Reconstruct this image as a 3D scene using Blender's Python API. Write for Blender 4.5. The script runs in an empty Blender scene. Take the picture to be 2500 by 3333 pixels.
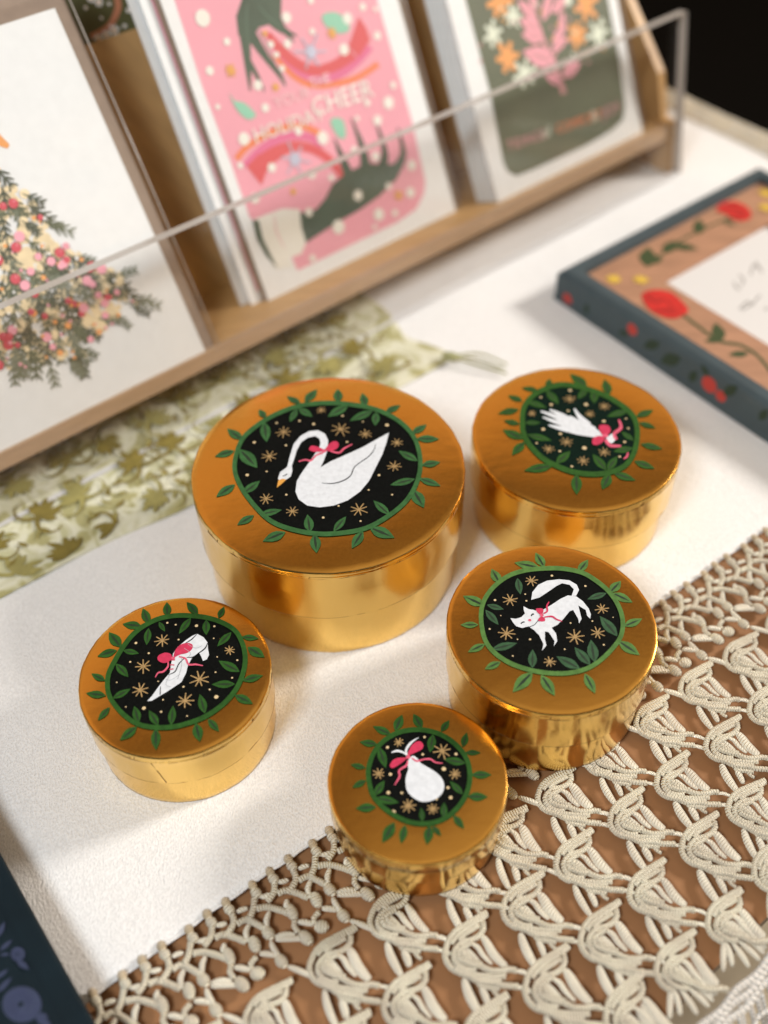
import bpy, bmesh, math, random
from mathutils import Vector, Matrix
from mathutils.geometry import tessellate_polygon
random.seed(11)
sc = bpy.context.scene
C = sc.collection
CM = 0.01                                   # modelled in centimetres, linked in metres
# ------------------------------------------------------------------ camera
PITCH, ROLL, FPX = math.radians(47.6694), math.radians(-1.6690), 3600.0
CAMZ = 38.0
cam_d = bpy.data.cameras.new('camera'); cam = bpy.data.objects.new('camera', cam_d); C.objects.link(cam)
FW = Vector((0, math.cos(PITCH), -math.sin(PITCH))); UPV = Vector((0, math.sin(PITCH), math.cos(PITCH))); RT = Vector((1, 0, 0))
cr, sr = math.cos(ROLL), math.sin(ROLL)
AX = RT*cr + UPV*sr                          # image +x in the world
AY = -RT*sr + UPV*cr                         # image up in the world
cam.matrix_world = Matrix(((AX.x, AY.x, -FW.x, 0), (AX.y, AY.y, -FW.y, 0), (AX.z, AY.z, -FW.z, CAMZ*CM), (0, 0, 0, 1)))
cam_d.sensor_fit = 'VERTICAL'; cam_d.sensor_height = 24; cam_d.lens = 24*FPX/3333
cam_d.clip_start = 0.01; cam_d.clip_end = 60
cam_d.dof.use_dof = True; cam_d.dof.focus_distance = 0.425; cam_d.dof.aperture_fstop = 2.5
sc.camera = cam
# ------------------------------------------------------------------ world: the dim warm room around the table
w = bpy.data.worlds.new('World'); sc.world = w; w.use_nodes = True
nt = w.node_tree; nt.nodes.clear()
o_ = nt.nodes.new('ShaderNodeOutputWorld'); bg = nt.nodes.new('ShaderNodeBackground')
tc = nt.nodes.new('ShaderNodeTexCoord'); sp = nt.nodes.new('ShaderNodeSeparateXYZ'); rp = nt.nodes.new('ShaderNodeValToRGB')
nt.links.new(tc.outputs['Generated'], sp.inputs[0])
mad = nt.nodes.new('ShaderNodeMath'); mad.operation = 'MULTIPLY_ADD'; mad.inputs[1].default_value = 0.28
nt.links.new(sp.outputs['X'], mad.inputs[0]); nt.links.new(sp.outputs['Z'], mad.inputs[2]); nt.links.new(mad.outputs[0], rp.inputs[0]); nt.links.new(rp.outputs[0], bg.inputs[0]); nt.links.new(bg.outputs[0], o_.inputs[0])
cr_ = rp.color_ramp
cr_.elements[0].position = 0.0; cr_.elements[0].color = (0.10, 0.09, 0.08, 1)
cr_.elements[1].position = 1.0; cr_.elements[1].color = (0.95, 0.84, 0.70, 1)
for q_, c in ((0.25, (0.36, 0.28, 0.21, 1)), (0.44, (0.95, 0.72, 0.50, 1)), (0.66, (1.25, 0.82, 0.48, 1)), (0.75, (0.52, 0.35, 0.22, 1)), (0.82, (0.20, 0.14, 0.095, 1)), (0.89, (0.46, 0.35, 0.24, 1))):
    e = cr_.elements.new(q_); e.color = c
bg.inputs[1].default_value = 0.56
def area(name, loc, target, size, power, col, sizey=None):
    l = bpy.data.lights.new(name, 'AREA'); l.energy = power; l.color = col; l.size = size*CM
    if sizey: l.shape = 'RECTANGLE'; l.size_y = sizey*CM
    o = bpy.data.objects.new(name, l); C.objects.link(o); o.location = Vector(loc)*CM
    o.rotation_euler = (Vector(target)-Vector(loc)).to_track_quat('-Z', 'Y').to_euler(); return o
area('window_light', (135, 78, 84), (2, 30, 0), 26, 28.0, (1.0, 0.955, 0.90), 32)
area('fill_light', (-38, -40, 100), (2, 22, 0), 26, 11.5, (0.84, 0.925, 1.0))  # cool fill lamp added above the front left, not a fitting of the room
sc.view_settings.view_transform = 'Standard'; sc.view_settings.look = 'None'
sc.view_settings.gamma = 1; sc.view_settings.exposure = 0.0
sc.render.engine = 'CYCLES'
sc.cycles.use_denoising = True
sc.cycles.max_bounces = 10; sc.cycles.transparent_max_bounces = 24; sc.cycles.sample_clamp_indirect = 4
# ------------------------------------------------------------------ projecting measured points on real planes
CO = Vector((0, 0, CAMZ))
def ray(x, y): return FW + AX*((x-1250)/FPX) - AY*((y-1666.5)/FPX)
def hit(x, y, O, N):
    d = ray(x, y); return CO + d*((O-CO).dot(N)/d.dot(N))
Z = Vector((0, 0, 1))
def at(x, y, z=0.0): return hit(x, y, Vector((0, 0, z)), Z)
U = (at(2154, 604)-at(0, 1730)).normalized()          # long edge of the table and of the rack
NB = Vector((-U.y, U.x, 0))                            # towards the back of the table
RO = at(0, 1730)                                       # rack origin
# ------------------------------------------------------------------ materials
MATS = {}
def mat(name, col, rough=0.6, metal=0.0, var=0.0, vscale=200, bump=0.0, bscale=600, spec=0.5, stretch=(1, 1, 1), sheen=0, col2=None, coat=0, bdetail=3, sss=0):
    if name in MATS: return MATS[name]
    m = bpy.data.materials.new(name); m.use_nodes = True; n = m.node_tree; b = n.nodes['Principled BSDF']
    b.inputs['Base Color'].default_value = (*col, 1); b.inputs['Roughness'].default_value = rough
    b.inputs['Metallic'].default_value = metal; b.inputs['Specular IOR Level'].default_value = spec
    if sheen: b.inputs['Sheen Weight'].default_value = sheen
    if coat: b.inputs['Coat Weight'].default_value = coat; b.inputs['Coat Roughness'].default_value = 0.15
    t = n.nodes.new('ShaderNodeTexCoord'); mp = n.nodes.new('ShaderNodeMapping'); mp.inputs['Scale'].default_value = stretch
    n.links.new(t.outputs['Object'], mp.inputs[0])
    if var or col2:
        no = n.nodes.new('ShaderNodeTexNoise'); no.inputs['Scale'].default_value = vscale; no.inputs['Detail'].default_value = 4
        n.links.new(mp.outputs[0], no.inputs['Vector'])
        r = n.nodes.new('ShaderNodeValToRGB'); r.color_ramp.elements[0].position = 0.3; r.color_ramp.elements[1].position = 0.7
        c2 = col2 or tuple(min(1, c*(1+var)) for c in col); c1 = col if col2 else tuple(c*(1-var) for c in col)
        r.color_ramp.elements[0].color = (*c1, 1); r.color_ramp.elements[1].color = (*c2, 1)
        n.links.new(no.outputs['Fac'], r.inputs[0]); n.links.new(r.outputs[0], b.inputs['Base Color'])
    if bump:
        nb = n.nodes.new('ShaderNodeTexNoise'); nb.inputs['Scale'].default_value = bscale; nb.inputs['Detail'].default_value = bdetail
        n.links.new(mp.outputs[0], nb.inputs['Vector'])
        bu = n.nodes.new('ShaderNodeBump'); bu.inputs['Strength'].default_value = 1; bu.inputs['Distance'].default_value = bump*CM
        n.links.new(nb.outputs['Fac'], bu.inputs['Height']); n.links.new(bu.outputs[0], b.inputs['Normal'])
    MATS[name] = m; return m
def sr_(r, g, b):                                        # picture colour -> linear
    f = lambda c: (c/255/12.92) if c <= 10 else ((c/255+0.055)/1.055)**2.4
    return (f(r), f(g), f(b))
GOLD = (0.87, 0.46, 0.07)
def gold_mat(name, gcol, rough, b1, s1, b2, s2, stretch1=(1, 1, 1), stretch2=(1, 1, 1), seams=None):
    m = bpy.data.materials.new(name); m.use_nodes = True; n = m.node_tree; b = n.nodes['Principled BSDF']
    b.inputs['Metallic'].default_value = 1; b.inputs['Roughness'].default_value = rough
    t = n.nodes.new('ShaderNodeTexCoord'); GOLD = gcol
    def noise(s, st, det):
        mp = n.nodes.new('ShaderNodeMapping'); mp.inputs['Scale'].default_value = st; n.links.new(t.outputs['Object'], mp.inputs[0])
        no = n.nodes.new('ShaderNodeTexNoise'); no.inputs['Scale'].default_value = s; no.inputs['Detail'].default_value = det
        n.links.new(mp.outputs[0], no.inputs['Vector']); return no
    n1 = noise(s1, stretch1, 2); n2 = noise(s2, stretch2, 5)
    B1 = n.nodes.new('ShaderNodeBump'); B1.inputs['Distance'].default_value = b1*CM; n.links.new(n1.outputs['Fac'], B1.inputs['Height'])
    B2 = n.nodes.new('ShaderNodeBump'); B2.inputs['Distance'].default_value = b2*CM; n.links.new(n2.outputs['Fac'], B2.inputs['Height'])
    n.links.new(B1.outputs[0], B2.inputs['Normal']); n.links.new(B2.outputs[0], b.inputs['Normal'])
    n3 = noise(900, (1, 1, 1), 3); r = n.nodes.new('ShaderNodeMapRange')
    r.inputs['To Min'].default_value = rough*0.75; r.inputs['To Max'].default_value = rough*1.35
    n.links.new(n3.outputs['Fac'], r.inputs[0]); n.links.new(r.outputs[0], b.inputs['Roughness'])
    n4 = noise(60, (1, 1, 1), 4); cr = n.nodes.new('ShaderNodeValToRGB')
    cr.color_ramp.elements[0].color = (GOLD[0]*0.93, GOLD[1]*0.88, GOLD[2]*0.8, 1); cr.color_ramp.elements[1].color = (GOLD[0], GOLD[1], GOLD[2]*1.1, 1)
    n.links.new(n4.outputs['Fac'], cr.inputs[0]); n.links.new(cr.outputs[0], b.inputs['Base Color'])
    return m
M_GTOP = gold_mat('gold_foil_lid', (.90, .455, .085), 0.19, 0.014, 50, 0.0040, 200, (1, 1.2, 1), (.9, 1.5, 1))
M_GSIDE = gold_mat('gold_foil_side', (.92, .62, .18), 0.16, 0.030, 70, 0.0025, 400, (1, 1, 0.3), (1, 1, 0.5))  # same foil as the lid tops; brightness mirrored from the cloth put into the colour
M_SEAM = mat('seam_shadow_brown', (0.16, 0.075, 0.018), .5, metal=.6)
M_BLACK = mat('black_paint', (0.0035, 0.004, 0.0035), 0.7, var=0.3, vscale=900, spec=0.05)
M_DKGREEN = mat('dark_green_ground', (0.003, 0.011, 0.007), 0.7, var=0.3, vscale=900, spec=0.05)
M_WHITE = mat('white_gouache', (0.62, 0.64, 0.665), 0.7, var=0.08, vscale=500, bump=0.01, bscale=900)
M_PINK = mat('pink_ribbon_paint', (0.50, 0.022, 0.075), 0.55, var=0.15, vscale=600)
M_PINKL = mat('light_pink_paint', (0.60, 0.085, 0.15), 0.55, var=0.15, vscale=600)
M_STAR = mat('dull_gold_paint', (0.33, 0.21, 0.085), 0.5, var=0.3, vscale=1200)
M_DOT = mat('pale_gold_paint', (0.62, 0.47, 0.26), 0.5)
M_BEAK = mat('beak_paint', (0.65, 0.30, 0.05), 0.5)
GREENS = {'big': ((0.032, 0.105, 0.030), (0.006, 0.020, 0.006)), 'hand': ((0.022, 0.080, 0.010), (0.006, 0.022, 0.004)),
          'cat': ((0.075, 0.165, 0.038), (0.005, 0.020, 0.006)), 'shoe': ((0.020, 0.078, 0.011), (0.004, 0.018, 0.003)),
          'pear': ((0.018, 0.074, 0.010), (0.004, 0.018, 0.003))}
# ------------------------------------------------------------------ mesh helpers
def link(name, me, parent=None, label=None, cat=None, group=None, kind=None):
    o = bpy.data.objects.new(name, me); C.objects.link(o)
    if parent: o.parent = parent
    if label: o['label'] = label
    if cat: o['category'] = cat
    if group: o['group'] = group
    if kind: o['kind'] = kind
    return o
def empty(name, loc, label, cat, group=None):
    o = bpy.data.objects.new(name, None); C.objects.link(o); o.location = Vector(loc)*CM; o.empty_display_size = 0.01
    o['label'] = label; o['category'] = cat
    if group: o['group'] = group
    return o
class MB:
    """collects faces (in cm, world space) and links them as one mesh"""
    def __init__(s): s.v = []; s.f = []; s.m = []; s.uv = []; s.mats = []; s.smooth = []
    def mi(s, m):
        if m not in s.mats: s.mats.append(m)
        return s.mats.index(m)
    def add(s, vs, fs, m, uvs=None, smooth=False):
        b = len(s.v); s.v += [tuple(v) for v in vs]; k = s.mi(m)
        for f in fs:
            s.f.append([b+i for i in f]); s.m.append(k); s.smooth.append(smooth)
            s.uv += [uvs[i] for i in f] if uvs else [(0, 0)]*len(f)
    def poly(s, vs, m):
        vs = [Vector(v) for v in vs]
        for t in tessellate_polygon([vs]):
            a, b, c = (vs[i] for i in t)
            s.add((a, b, c), [(0, 1, 2)], m)
    def box(s, O, X, Y, W, m, mlist=None):
        """box with corner O and edge vectors X, Y, W"""
        O, X, Y, W = map(Vector, (O, X, Y, W))
        vs = [O, O+X, O+X+Y, O+Y, O+W, O+X+W, O+X+Y+W, O+Y+W]
        fs = [(0, 3, 2, 1), (4, 5, 6, 7), (0, 1, 5, 4), (1, 2, 6, 5), (2, 3, 7, 6), (3, 0, 4, 7)]
        for i, f in enumerate(fs): s.add(vs, [f], mlist[i] if mlist else m)
    def tube(s, P, R, m, n=8, flat=1.0, up=Z, cap=True, u0=0.0):
        P = [Vector(p) for p in P]
        if not hasattr(R, '__len__'): R = [R]*len(P)
        vs = []; uvs = []; L = u0
        for i, p in enumerate(P):
            t = (P[min(i+1, len(P)-1)]-P[max(i-1, 0)])
            t = t.normalized() if t.length > 1e-9 else U
            a = t.cross(up); a = a.normalized() if a.length > 1e-6 else t.orthogonal().normalized()
            b = a.cross(t).normalized()
            if i: L += (p-P[i-1]).length
            for k in range(n+1):
                an = 2*math.pi*k/n
                vs.append(p + a*math.cos(an)*R[i] + b*math.sin(an)*R[i]*flat); uvs.append((L, k/n))
        fs = []
        for i in range(len(P)-1):
            for k in range(n):
                q = i*(n+1)+k; fs.append((q, q+1, q+n+2, q+n+1))
        if cap: fs += [tuple(range(n-1, -1, -1)), tuple((len(P)-1)*(n+1)+k for k in range(n))]
        s.add(vs, fs, m, uvs, True)
    def blob(s, p, rx, ry, rz, m, rot=0.0, n=10, mrings=6):
        p = Vector(p); vs = []; uvs = []; c, q = math.cos(rot), math.sin(rot)
        for i in range(mrings+1):
            th = math.pi*i/mrings
            for k in range(n+1):
                ph = 2*math.pi*k/n
                x = rx*math.cos(th); y = ry*math.sin(th)*math.cos(ph); z = rz*math.sin(th)*math.sin(ph)
                vs.append(p+Vector((x*c-y*q, x*q+y*c, z))); uvs.append((x, k/n))
        fs = [(i*(n+1)+k, i*(n+1)+k+1, (i+1)*(n+1)+k+1, (i+1)*(n+1)+k) for i in range(mrings) for k in range(n)]
        s.add(vs, fs, m, uvs, True)
    def build(s, name, parent=None, origin=None, merge=False, **kw):
        me = bpy.data.meshes.new(name)
        if parent is not None and origin is None: origin = Vector(parent.location)/CM if parent.parent is None else Vector(parent.get('_o', (0, 0, 0)))
        org = Vector(origin) if origin is not None else Vector((0, 0, 0))
        me.from_pydata([((v[0]-org.x)*CM, (v[1]-org.y)*CM, (v[2]-org.z)*CM) for v in s.v], [], s.f)
        for m in s.mats: me.materials.append(m)
        me.polygons.foreach_set('material_index', s.m); me.polygons.foreach_set('use_smooth', s.smooth)
        ul = me.uv_layers.new(name='UVMap'); ul.data.foreach_set('uv', [c for p in s.uv for c in p])
        me.update()
        o = link(name, me, parent, **kw)
        if parent is None: o.location = org*CM
        return o
def cat_open(P, n=6):
    out = []
    for i in range(len(P)-1):
        p0 = P[max(i-1, 0)]; p1 = P[i]; p2 = P[i+1]; p3 = P[min(i+2, len(P)-1)]
        for k in range(n):
            t = k/n
            out.append(tuple(0.5*(2*b+(c-a)*t+(2*a-5*b+4*c-d)*t*t+(-a+3*b-3*c+d)*t**3) for a, b, c, d in zip(p0, p1, p2, p3)))
    out.append(tuple(P[-1])); return out
def cat_closed(P, n=4):
    N = len(P); out = []
    for i in range(N):
        p0, p1, p2, p3 = P[i-1], P[i], P[(i+1) % N], P[(i+2) % N]
        for k in range(n):
            t = k/n
            out.append(tuple(0.5*(2*b+(c-a)*t+(2*a-5*b+4*c-d)*t*t+(-a+3*b-3*c+d)*t**3) for a, b, c, d in zip(p0, p1, p2, p3)))
    return out
def drop(rho, r): return .115/r*max(0, rho-.60*r)**2
class Decal:
    """flat paint on a real plane: shapes are given in the units of one measuring crop and laid on the plane"""
    def __init__(s, sc_, ox, oy, O, N, step=0.003, dome=None):
        s.s, s.ox, s.oy, s.O, s.N, s.k, s.step, s.dome = sc_, ox, oy, Vector(O), Vector(N).normalized(), 0, step, dome; s.mb = MB()
    def P(s, x, y):
        q = hit(s.ox+x/s.s, s.oy+y/s.s, s.O, s.N) + s.N*((0.008 if s.dome else 0.006)+s.k*s.step)
        if s.dome: q.z -= drop(math.hypot(q.x-s.dome[0], q.y-s.dome[1]), s.dome[2])
        return q
    def up(s): s.k += 1
    def poly(s, pts, m, smooth=0, closed=True):
        if smooth: pts = cat_closed(pts, smooth)
        s.k += .25
        s.mb.poly([s.P(*p[:2]) for p in pts], m)
    def stroke(s, pts, m, w0=None, n=5, closed=False):
        """pts (x,y,w) widths in crop px"""
        pts = [(p[0], p[1], (p[2] if len(p) > 2 else w0)) for p in pts]; s.k += .25
        pp = cat_closed(pts, n) if closed else (cat_open(pts, n) if len(pts) > 2 else pts)
        L = []; R = []
        N = len(pp)
        for i, p in enumerate(pp):
            a = pp[(i+1) % N] if closed else pp[min(i+1, N-1)]; b = pp[i-1] if closed else pp[max(i-1, 0)]
            dx, dy = a[0]-b[0], a[1]-b[1]; l = math.hypot(dx, dy) or 1; nx, ny = -dy/l*p[2]/2, dx/l*p[2]/2
            L.append(s.P(p[0]+nx, p[1]+ny)); R.append(s.P(p[0]-nx, p[1]-ny))
        k = len(L); rng = range(k) if closed else range(k-1)
        s.mb.add(L+R, [(i, (i+1) % k, k+(i+1) % k, k+i) for i in rng], m)
    def disc(s, x, y, r, m, n=12, el=1.0):
        """r in crop px, laid as a true circle on the plane (px size taken along x)"""
        s.k += .1; c = s.P(x, y); rr = (s.P(x+r, y)-c).length; A = s.N.orthogonal().normalized(); B = s.N.cross(A)
        vs = [c+A*rr*math.cos(2*math.pi*i/n)+B*rr*el*math.sin(2*math.pi*i/n) for i in range(n)]
        s.mb.add(vs, [tuple(range(n))], m)
    def star(s, x, y, r, m, rays=8, wid=0.045, a0=None):
        s.k += .12; c = s.P(x, y); rr = (s.P(x+r, y)-c).length; A = s.N.orthogonal().normalized(); B = s.N.cross(A)
        a0 = random.uniform(0, .6) if a0 is None else a0
        for i in range(rays):
            c = c+s.N*s.step*.01
            an = a0+2*math.pi*i/rays+random.uniform(-.08, .08); l = rr*random.uniform(.82, 1.05)
            d = A*math.cos(an)+B*math.sin(an); q = A*-math.sin(an)+B*math.cos(an)
            s.mb.add([c+q*wid*.7, c-q*wid*.7, c+d*l-q*wid*.55, c+d*l*1.04, c+d*l+q*wid*.55], [(0, 1, 2, 3, 4)], m)
    def leaf(s, x0, y0, x1, y1, m, mm, wid=0.36):
        s.k += .12; a = s.P(x0, y0); b = s.P(x1, y1); d = b-a; q = s.N.cross(d)*wid*random.uniform(.42, .54)
        prof = [(0, .06), (.12, .45), (.3, .9), (.48, 1), (.66, .82), (.84, .42), (1, 0)]
        vs = [a+d*t+q*h for t, h in prof]+[a+d*t-q*h for t, h in reversed(prof[:-1])]
        s.mb.add(vs, [tuple(range(len(vs)))], m)
        o = s.N*s.step*.5; q2 = q*.24
        s.mb.add([a+d*.12+o-q2*.6, a+d*.5+o-q2, a+d*.88+o, a+d*.5+o+q2, a+d*.12+o+q2*.6], [(0, 1, 2, 3, 4)], mm)
# ------------------------------------------------------------------ STRUCTURE: floor, table
f = MB(); M_FLOOR = mat('dark_floor', (0.004, 0.0035, 0.003), 0.9, spec=0.1)
f.add([(-600, -300, -75), (600, -300, -75), (600, 900, -75), (-600, 900, -75)], [(0, 1, 2, 3)], M_FLOOR)
f.build('floor', kind='structure')
wl_ = MB(); wl_.add([(-600, 420, -75), (600, 420, -75), (600, 420, 20), (-600, 420, 20)], [(0, 1, 2, 3)], M_FLOOR)
wl_.build('wall', kind='structure')
def un(u_, n_, z): return U*u_ + NB*n_ + Z*z            # table coordinates: along, across (from the camera's foot), height
TABLE_Z = -0.42
EDGE_N = at(2344, 3135, TABLE_Z).dot(NB)                 # front edge of the table
RIGHT_U = (at(2200, 262).dot(U)+at(2500, 402).dot(U))/2 - 0.9
LEFT_U = -40; BACK_N = 95
M_TOP = mat('brown_table_top', (0.285, 0.135, 0.056), 0.55, var=0.10, vscale=14, bump=0.006, bscale=120, spec=0.3, stretch=(1, 1, 1))
M_TEDGE = mat('table_edge', (0.16, 0.10, 0.06), 0.6)
t = MB(); t.box(un(LEFT_U, EDGE_N, TABLE_Z-0.9), U*(RIGHT_U-LEFT_U), NB*(BACK_N-EDGE_N), Z*0.9, M_TOP, [M_TEDGE, M_TOP, M_TEDGE, M_TEDGE, M_TEDGE, M_TEDGE])
table = empty('table', un(0, EDGE_N, TABLE_Z-0.9), 'smooth brown table top with square edge, seen through the holes of the lace', 'table')
t.build('table_top', table)
t = MB()
for uu in (LEFT_U+2, RIGHT_U-6):
    for nn in (EDGE_N+32, BACK_N-6):
        t = MB(); t.box(un(uu, nn, -74.9), U*4, NB*4, Z*(74.9+TABLE_Z-0.9), M_TEDGE); t.build('leg', table)
# a lower beige bench cloth in front of the table
M_BENCH = mat('beige_bench_cloth', (0.62, 0.53, 0.38), 0.9, var=0.12, vscale=20)
b = MB(); b.box(un(-30, EDGE_N-25, -17), U*75, NB*50, Z*3, M_BENCH); b.build('lower_shelf', table)
# ------------------------------------------------------------------ tablecloth: linen panel + lace border
def linen_mat():
    m = bpy.data.materials.new('white_linen'); m.use_nodes = True; n = m.node_tree; b = n.nodes['Principled BSDF']
    b.inputs['Roughness'].default_value = 0.85; b.inputs['Specular IOR Level'].default_value = 0.25; b.inputs['Sheen Weight'].default_value = 0.15
    t = n.nodes.new('ShaderNodeTexCoord'); mp = n.nodes.new('ShaderNodeMapping'); mp.inputs['Rotation'].default_value = (0, 0, -math.radians(20))
    mp.inputs['Scale'].default_value = (1, 0.6, 1); n.links.new(t.outputs['Object'], mp.inputs[0])
    v = n.nodes.new('ShaderNodeTexNoise'); v.inputs['Scale'].default_value = 1500; v.inputs['Detail'].default_value = 2; n.links.new(mp.outputs[0], v.inputs['Vector'])
    bu = n.nodes.new('ShaderNodeBump'); bu.inputs['Distance'].default_value = 0.05*CM; bu.inputs['Strength'].default_value = 1
    n.links.new(v.outputs['Fac'], bu.inputs['Height']); n.links.new(bu.outputs[0], b.inputs['Normal'])
    r = n.nodes.new('ShaderNodeValToRGB'); r.color_ramp.elements[0].position = 0.35; r.color_ramp.elements[1].position = 0.65
    r.color_ramp.elements[0].color = (0.68, 0.665, 0.645, 1); r.color_ramp.elements[1].color = (0.79, 0.775, 0.755, 1)
    n.links.new(v.outputs['Fac'], r.inputs[0]); n.links.new(r.outputs[0], b.inputs['Base Color']); return m
M_LINEN = linen_mat()
def bnd_n(u_): return 16.5 - 0.034*(u_-5)                # where linen meets lace
cloth = empty('tablecloth', un(0, 20, 0), 'off-white linen tablecloth with a wide cream knotted lace border, spread over the brown table', 'tablecloth')
import mathutils.noise as mn
def cz(x, y):
    v = 0.26*mn.noise(Vector((x*.10, y*.13, 3.1))) + 0.10*mn.noise(Vector((x*.28, y*.28, 7.7)))
    d = min(math.hypot(x-cx, y-cy)-r for cx, cy, r in ((-2.26, 32.2, 5.4), (8.45, 34.7, 4.3), (-7.98, 23.55, 3.5), (.9, 19.26, 3.1), (6.17, 24.75, 3.8)))
    k = min(1, max(0, d/2.5)); return v*k*k - 0.02
g = MB(); NU, NN = 150, 130; vs = []; uvs = []
for j in range(NN+1):
    for i in range(NU+1):
        uu = LEFT_U-1+(RIGHT_U+1.2-LEFT_U)*i/NU; n0 = bnd_n(uu)+0.02*math.sin(uu*7.2); nn = n0+(BACK_N-n0)*(j/NN)**1.25
        p = un(uu, nn, 0); z = cz(p.x, p.y)
        if uu > RIGHT_U-0.4: z -= (uu-RIGHT_U+0.4)*1.2
        if j == 0: z -= 0.12
        vs.append((p.x, p.y, z)); uvs.append((uu, nn))
g.add(vs, [(j*(NU+1)+i, j*(NU+1)+i+1, (j+1)*(NU+1)+i+1, (j+1)*(NU+1)+i) for j in range(NN) for i in range(NU)], M_LINEN, uvs, True)
hem = [un(uu, bnd_n(uu)+.03+.03*math.sin(uu*3.1), 0) for uu in [LEFT_U+.25*i for i in range(int((RIGHT_U-LEFT_U)*4))]]
g.tube([Vector((h_.x, h_.y, cz(h_.x, h_.y)-.05+.012*math.sin(i*1.7))) for i, h_ in enumerate(hem)], .065, M_LINEN, n=6)
g.build('linen_panel', cloth)
# narrow cream lace edging down the far right side of the cloth
M_LACE = None
def cord_mat(name, col, ribs, amp, angle=0.5, var=0.12):
    m = bpy.data.materials.new(name); m.use_nodes = True; n = m.node_tree; b = n.nodes['Principled BSDF']
    b.inputs['Roughness'].default_value = 0.36; b.inputs['Sheen Weight'].default_value = 0.2; b.inputs['Specular IOR Level'].default_value = 0.6
    u = n.nodes.new('ShaderNodeUVMap'); s = n.nodes.new('ShaderNodeSeparateXYZ'); n.links.new(u.outputs[0], s.inputs[0])
    a = n.nodes.new('ShaderNodeMath'); a.operation = 'MULTIPLY_ADD'; a.inputs[1].default_value = ribs; n.links.new(s.outputs['X'], a.inputs[0])
    k = n.nodes.new('ShaderNodeMath'); k.operation = 'MULTIPLY'; k.inputs[1].default_value = angle*2*math.pi; n.links.new(s.outputs['Y'], k.inputs[0]); n.links.new(k.outputs[0], a.inputs[2])
    si = n.nodes.new('ShaderNodeMath'); si.operation = 'SINE'; n.links.new(a.outputs[0], si.inputs[0])
    bu = n.nodes.new('ShaderNodeBump'); bu.inputs['Distance'].default_value = amp*CM; n.links.new(si.outputs[0], bu.inputs['Height']); n.links.new(bu.outputs[0], b.inputs['Normal'])
    t = n.nodes.new('ShaderNodeTexCoord'); no = n.nodes.new('ShaderNodeTexNoise'); no.inputs['Scale'].default_value = 90; n.links.new(t.outputs['Object'], no.inputs['Vector'])
    r = n.nodes.new('ShaderNodeValToRGB'); r.color_ramp.elements[0].position = .3; r.color_ramp.elements[1].position = .7
    r.color_ramp.elements[0].color = (*[c*(1-var) for c in col], 1); r.color_ramp.elements[1].color = (*[min(1, c*(1+var)) for c in col], 1)
    n.links.new(no.outputs['Fac'], r.inputs[0]); n.links.new(r.outputs[0], b.inputs['Base Color']); return m
M_CORD = cord_mat('wrapped_cream_cord', (0.94, 0.83, 0.64), 62, 0.055)
M_BRAID = cord_mat('braided_cream_cord', (0.93, 0.84, 0.68), 55, 0.035, 3.0)
M_PICOT = cord_mat('unbleached_picot', (0.50, 0.40, 0.26), 60, 0.02)
M_TRIM = cord_mat('silvery_trim_cord', (0.62, 0.58, 0.52), 30, 0.03, 1.0)
# one shell motif, measured once and laid in a lattice
EO = Vector((5.33042, 20.04661, 0)); E1 = Vector((2.50116, -1.15254, 0)); E2 = Vector((0.44983, -2.74156, 0))
def mm(x, y): return at(1980+x/4.1475, 2730+y/4.1475, 0)-at(1980+245/4.1475, 2730+755/4.1475, 0)
W_ = [  # wrapped cords: (points, radius cm, height)
 ([(735, 245), (610, 320), (480, 400), (375, 470), (305, 560), (270, 670), (262, 770), (300, 865), (375, 940), (470, 985)], .095, .03),
 ([(640, 350), (560, 400), (460, 470), (390, 540), (330, 620)], .085, .07),
 ([(690, 365), (705, 450), (660, 530), (570, 580), (480, 600), (410, 660), (370, 740), (385, 830), (455, 905), (560, 950), (660, 950)], .095, .05),
 ([(650, 410), (560, 470), (480, 520), (420, 590)], .08, .09),
 ([(590, 610), (490, 670), (430, 730), (450, 810), (540, 860), (640, 890), (700, 900)], .085, .10),
 ([(470, 740), (520, 760), (600, 830), (680, 880), (780, 930), (880, 965), (1000, 965), (1090, 950), (1180, 965)], .095, .07),
 ([(380, 930), (470, 980), (580, 1020), (690, 1075), (790, 1090), (900, 1100), (1010, 1130), (1110, 1140), (1210, 1150)], .095, .04),
 ([(560, 990), (660, 1030), (740, 1050), (860, 1050), (990, 1070)], .085, .03),
 ([(890, 1110), (910, 1190), (960, 1240), (1000, 1260)], .055, .0),
 ([(470, 650), (470, 720), (520, 800), (620, 840), (740, 880)], .07, .11),
 ([(400, 900), (520, 960), (640, 1000), (760, 1010), (880, 1020), (1040, 1020)], .085, .05),
 ([(640, 350), (700, 300), (740, 262)], .09, .06),
 ([(700, 1080), (740, 1130), (860, 1150), (980, 1170)], .075, .0),
]
B_ = [  # flat braided leaves: points, mid radius
 ([(705, 525), (770, 610), (860, 740), (960, 840), (1045, 900)], .155, .05),
 ([(570, 620), (660, 670), (740, 770), (860, 880)], .085, .07),
 ([(530, 690), (600, 760), (700, 850)], .065, .09),
 ([(515, 1040), (570, 1190), (660, 1350), (765, 1500)], .13, .02),
 ([(735, 1150), (800, 1250), (850, 1370)], .11, .02),
 ([(1150, 965), (1260, 980), (1375, 1040)], .065, .05),
 ([(1190, 1145), (1300, 1170), (1400, 1215)], .07, .03),
 ([(790, 430+730), (830, 1300)], .05, .0),
 ([(500, 700), (570, 780), (630, 850)], .06, .10),
]
LACE_Z = -0.13
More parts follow.
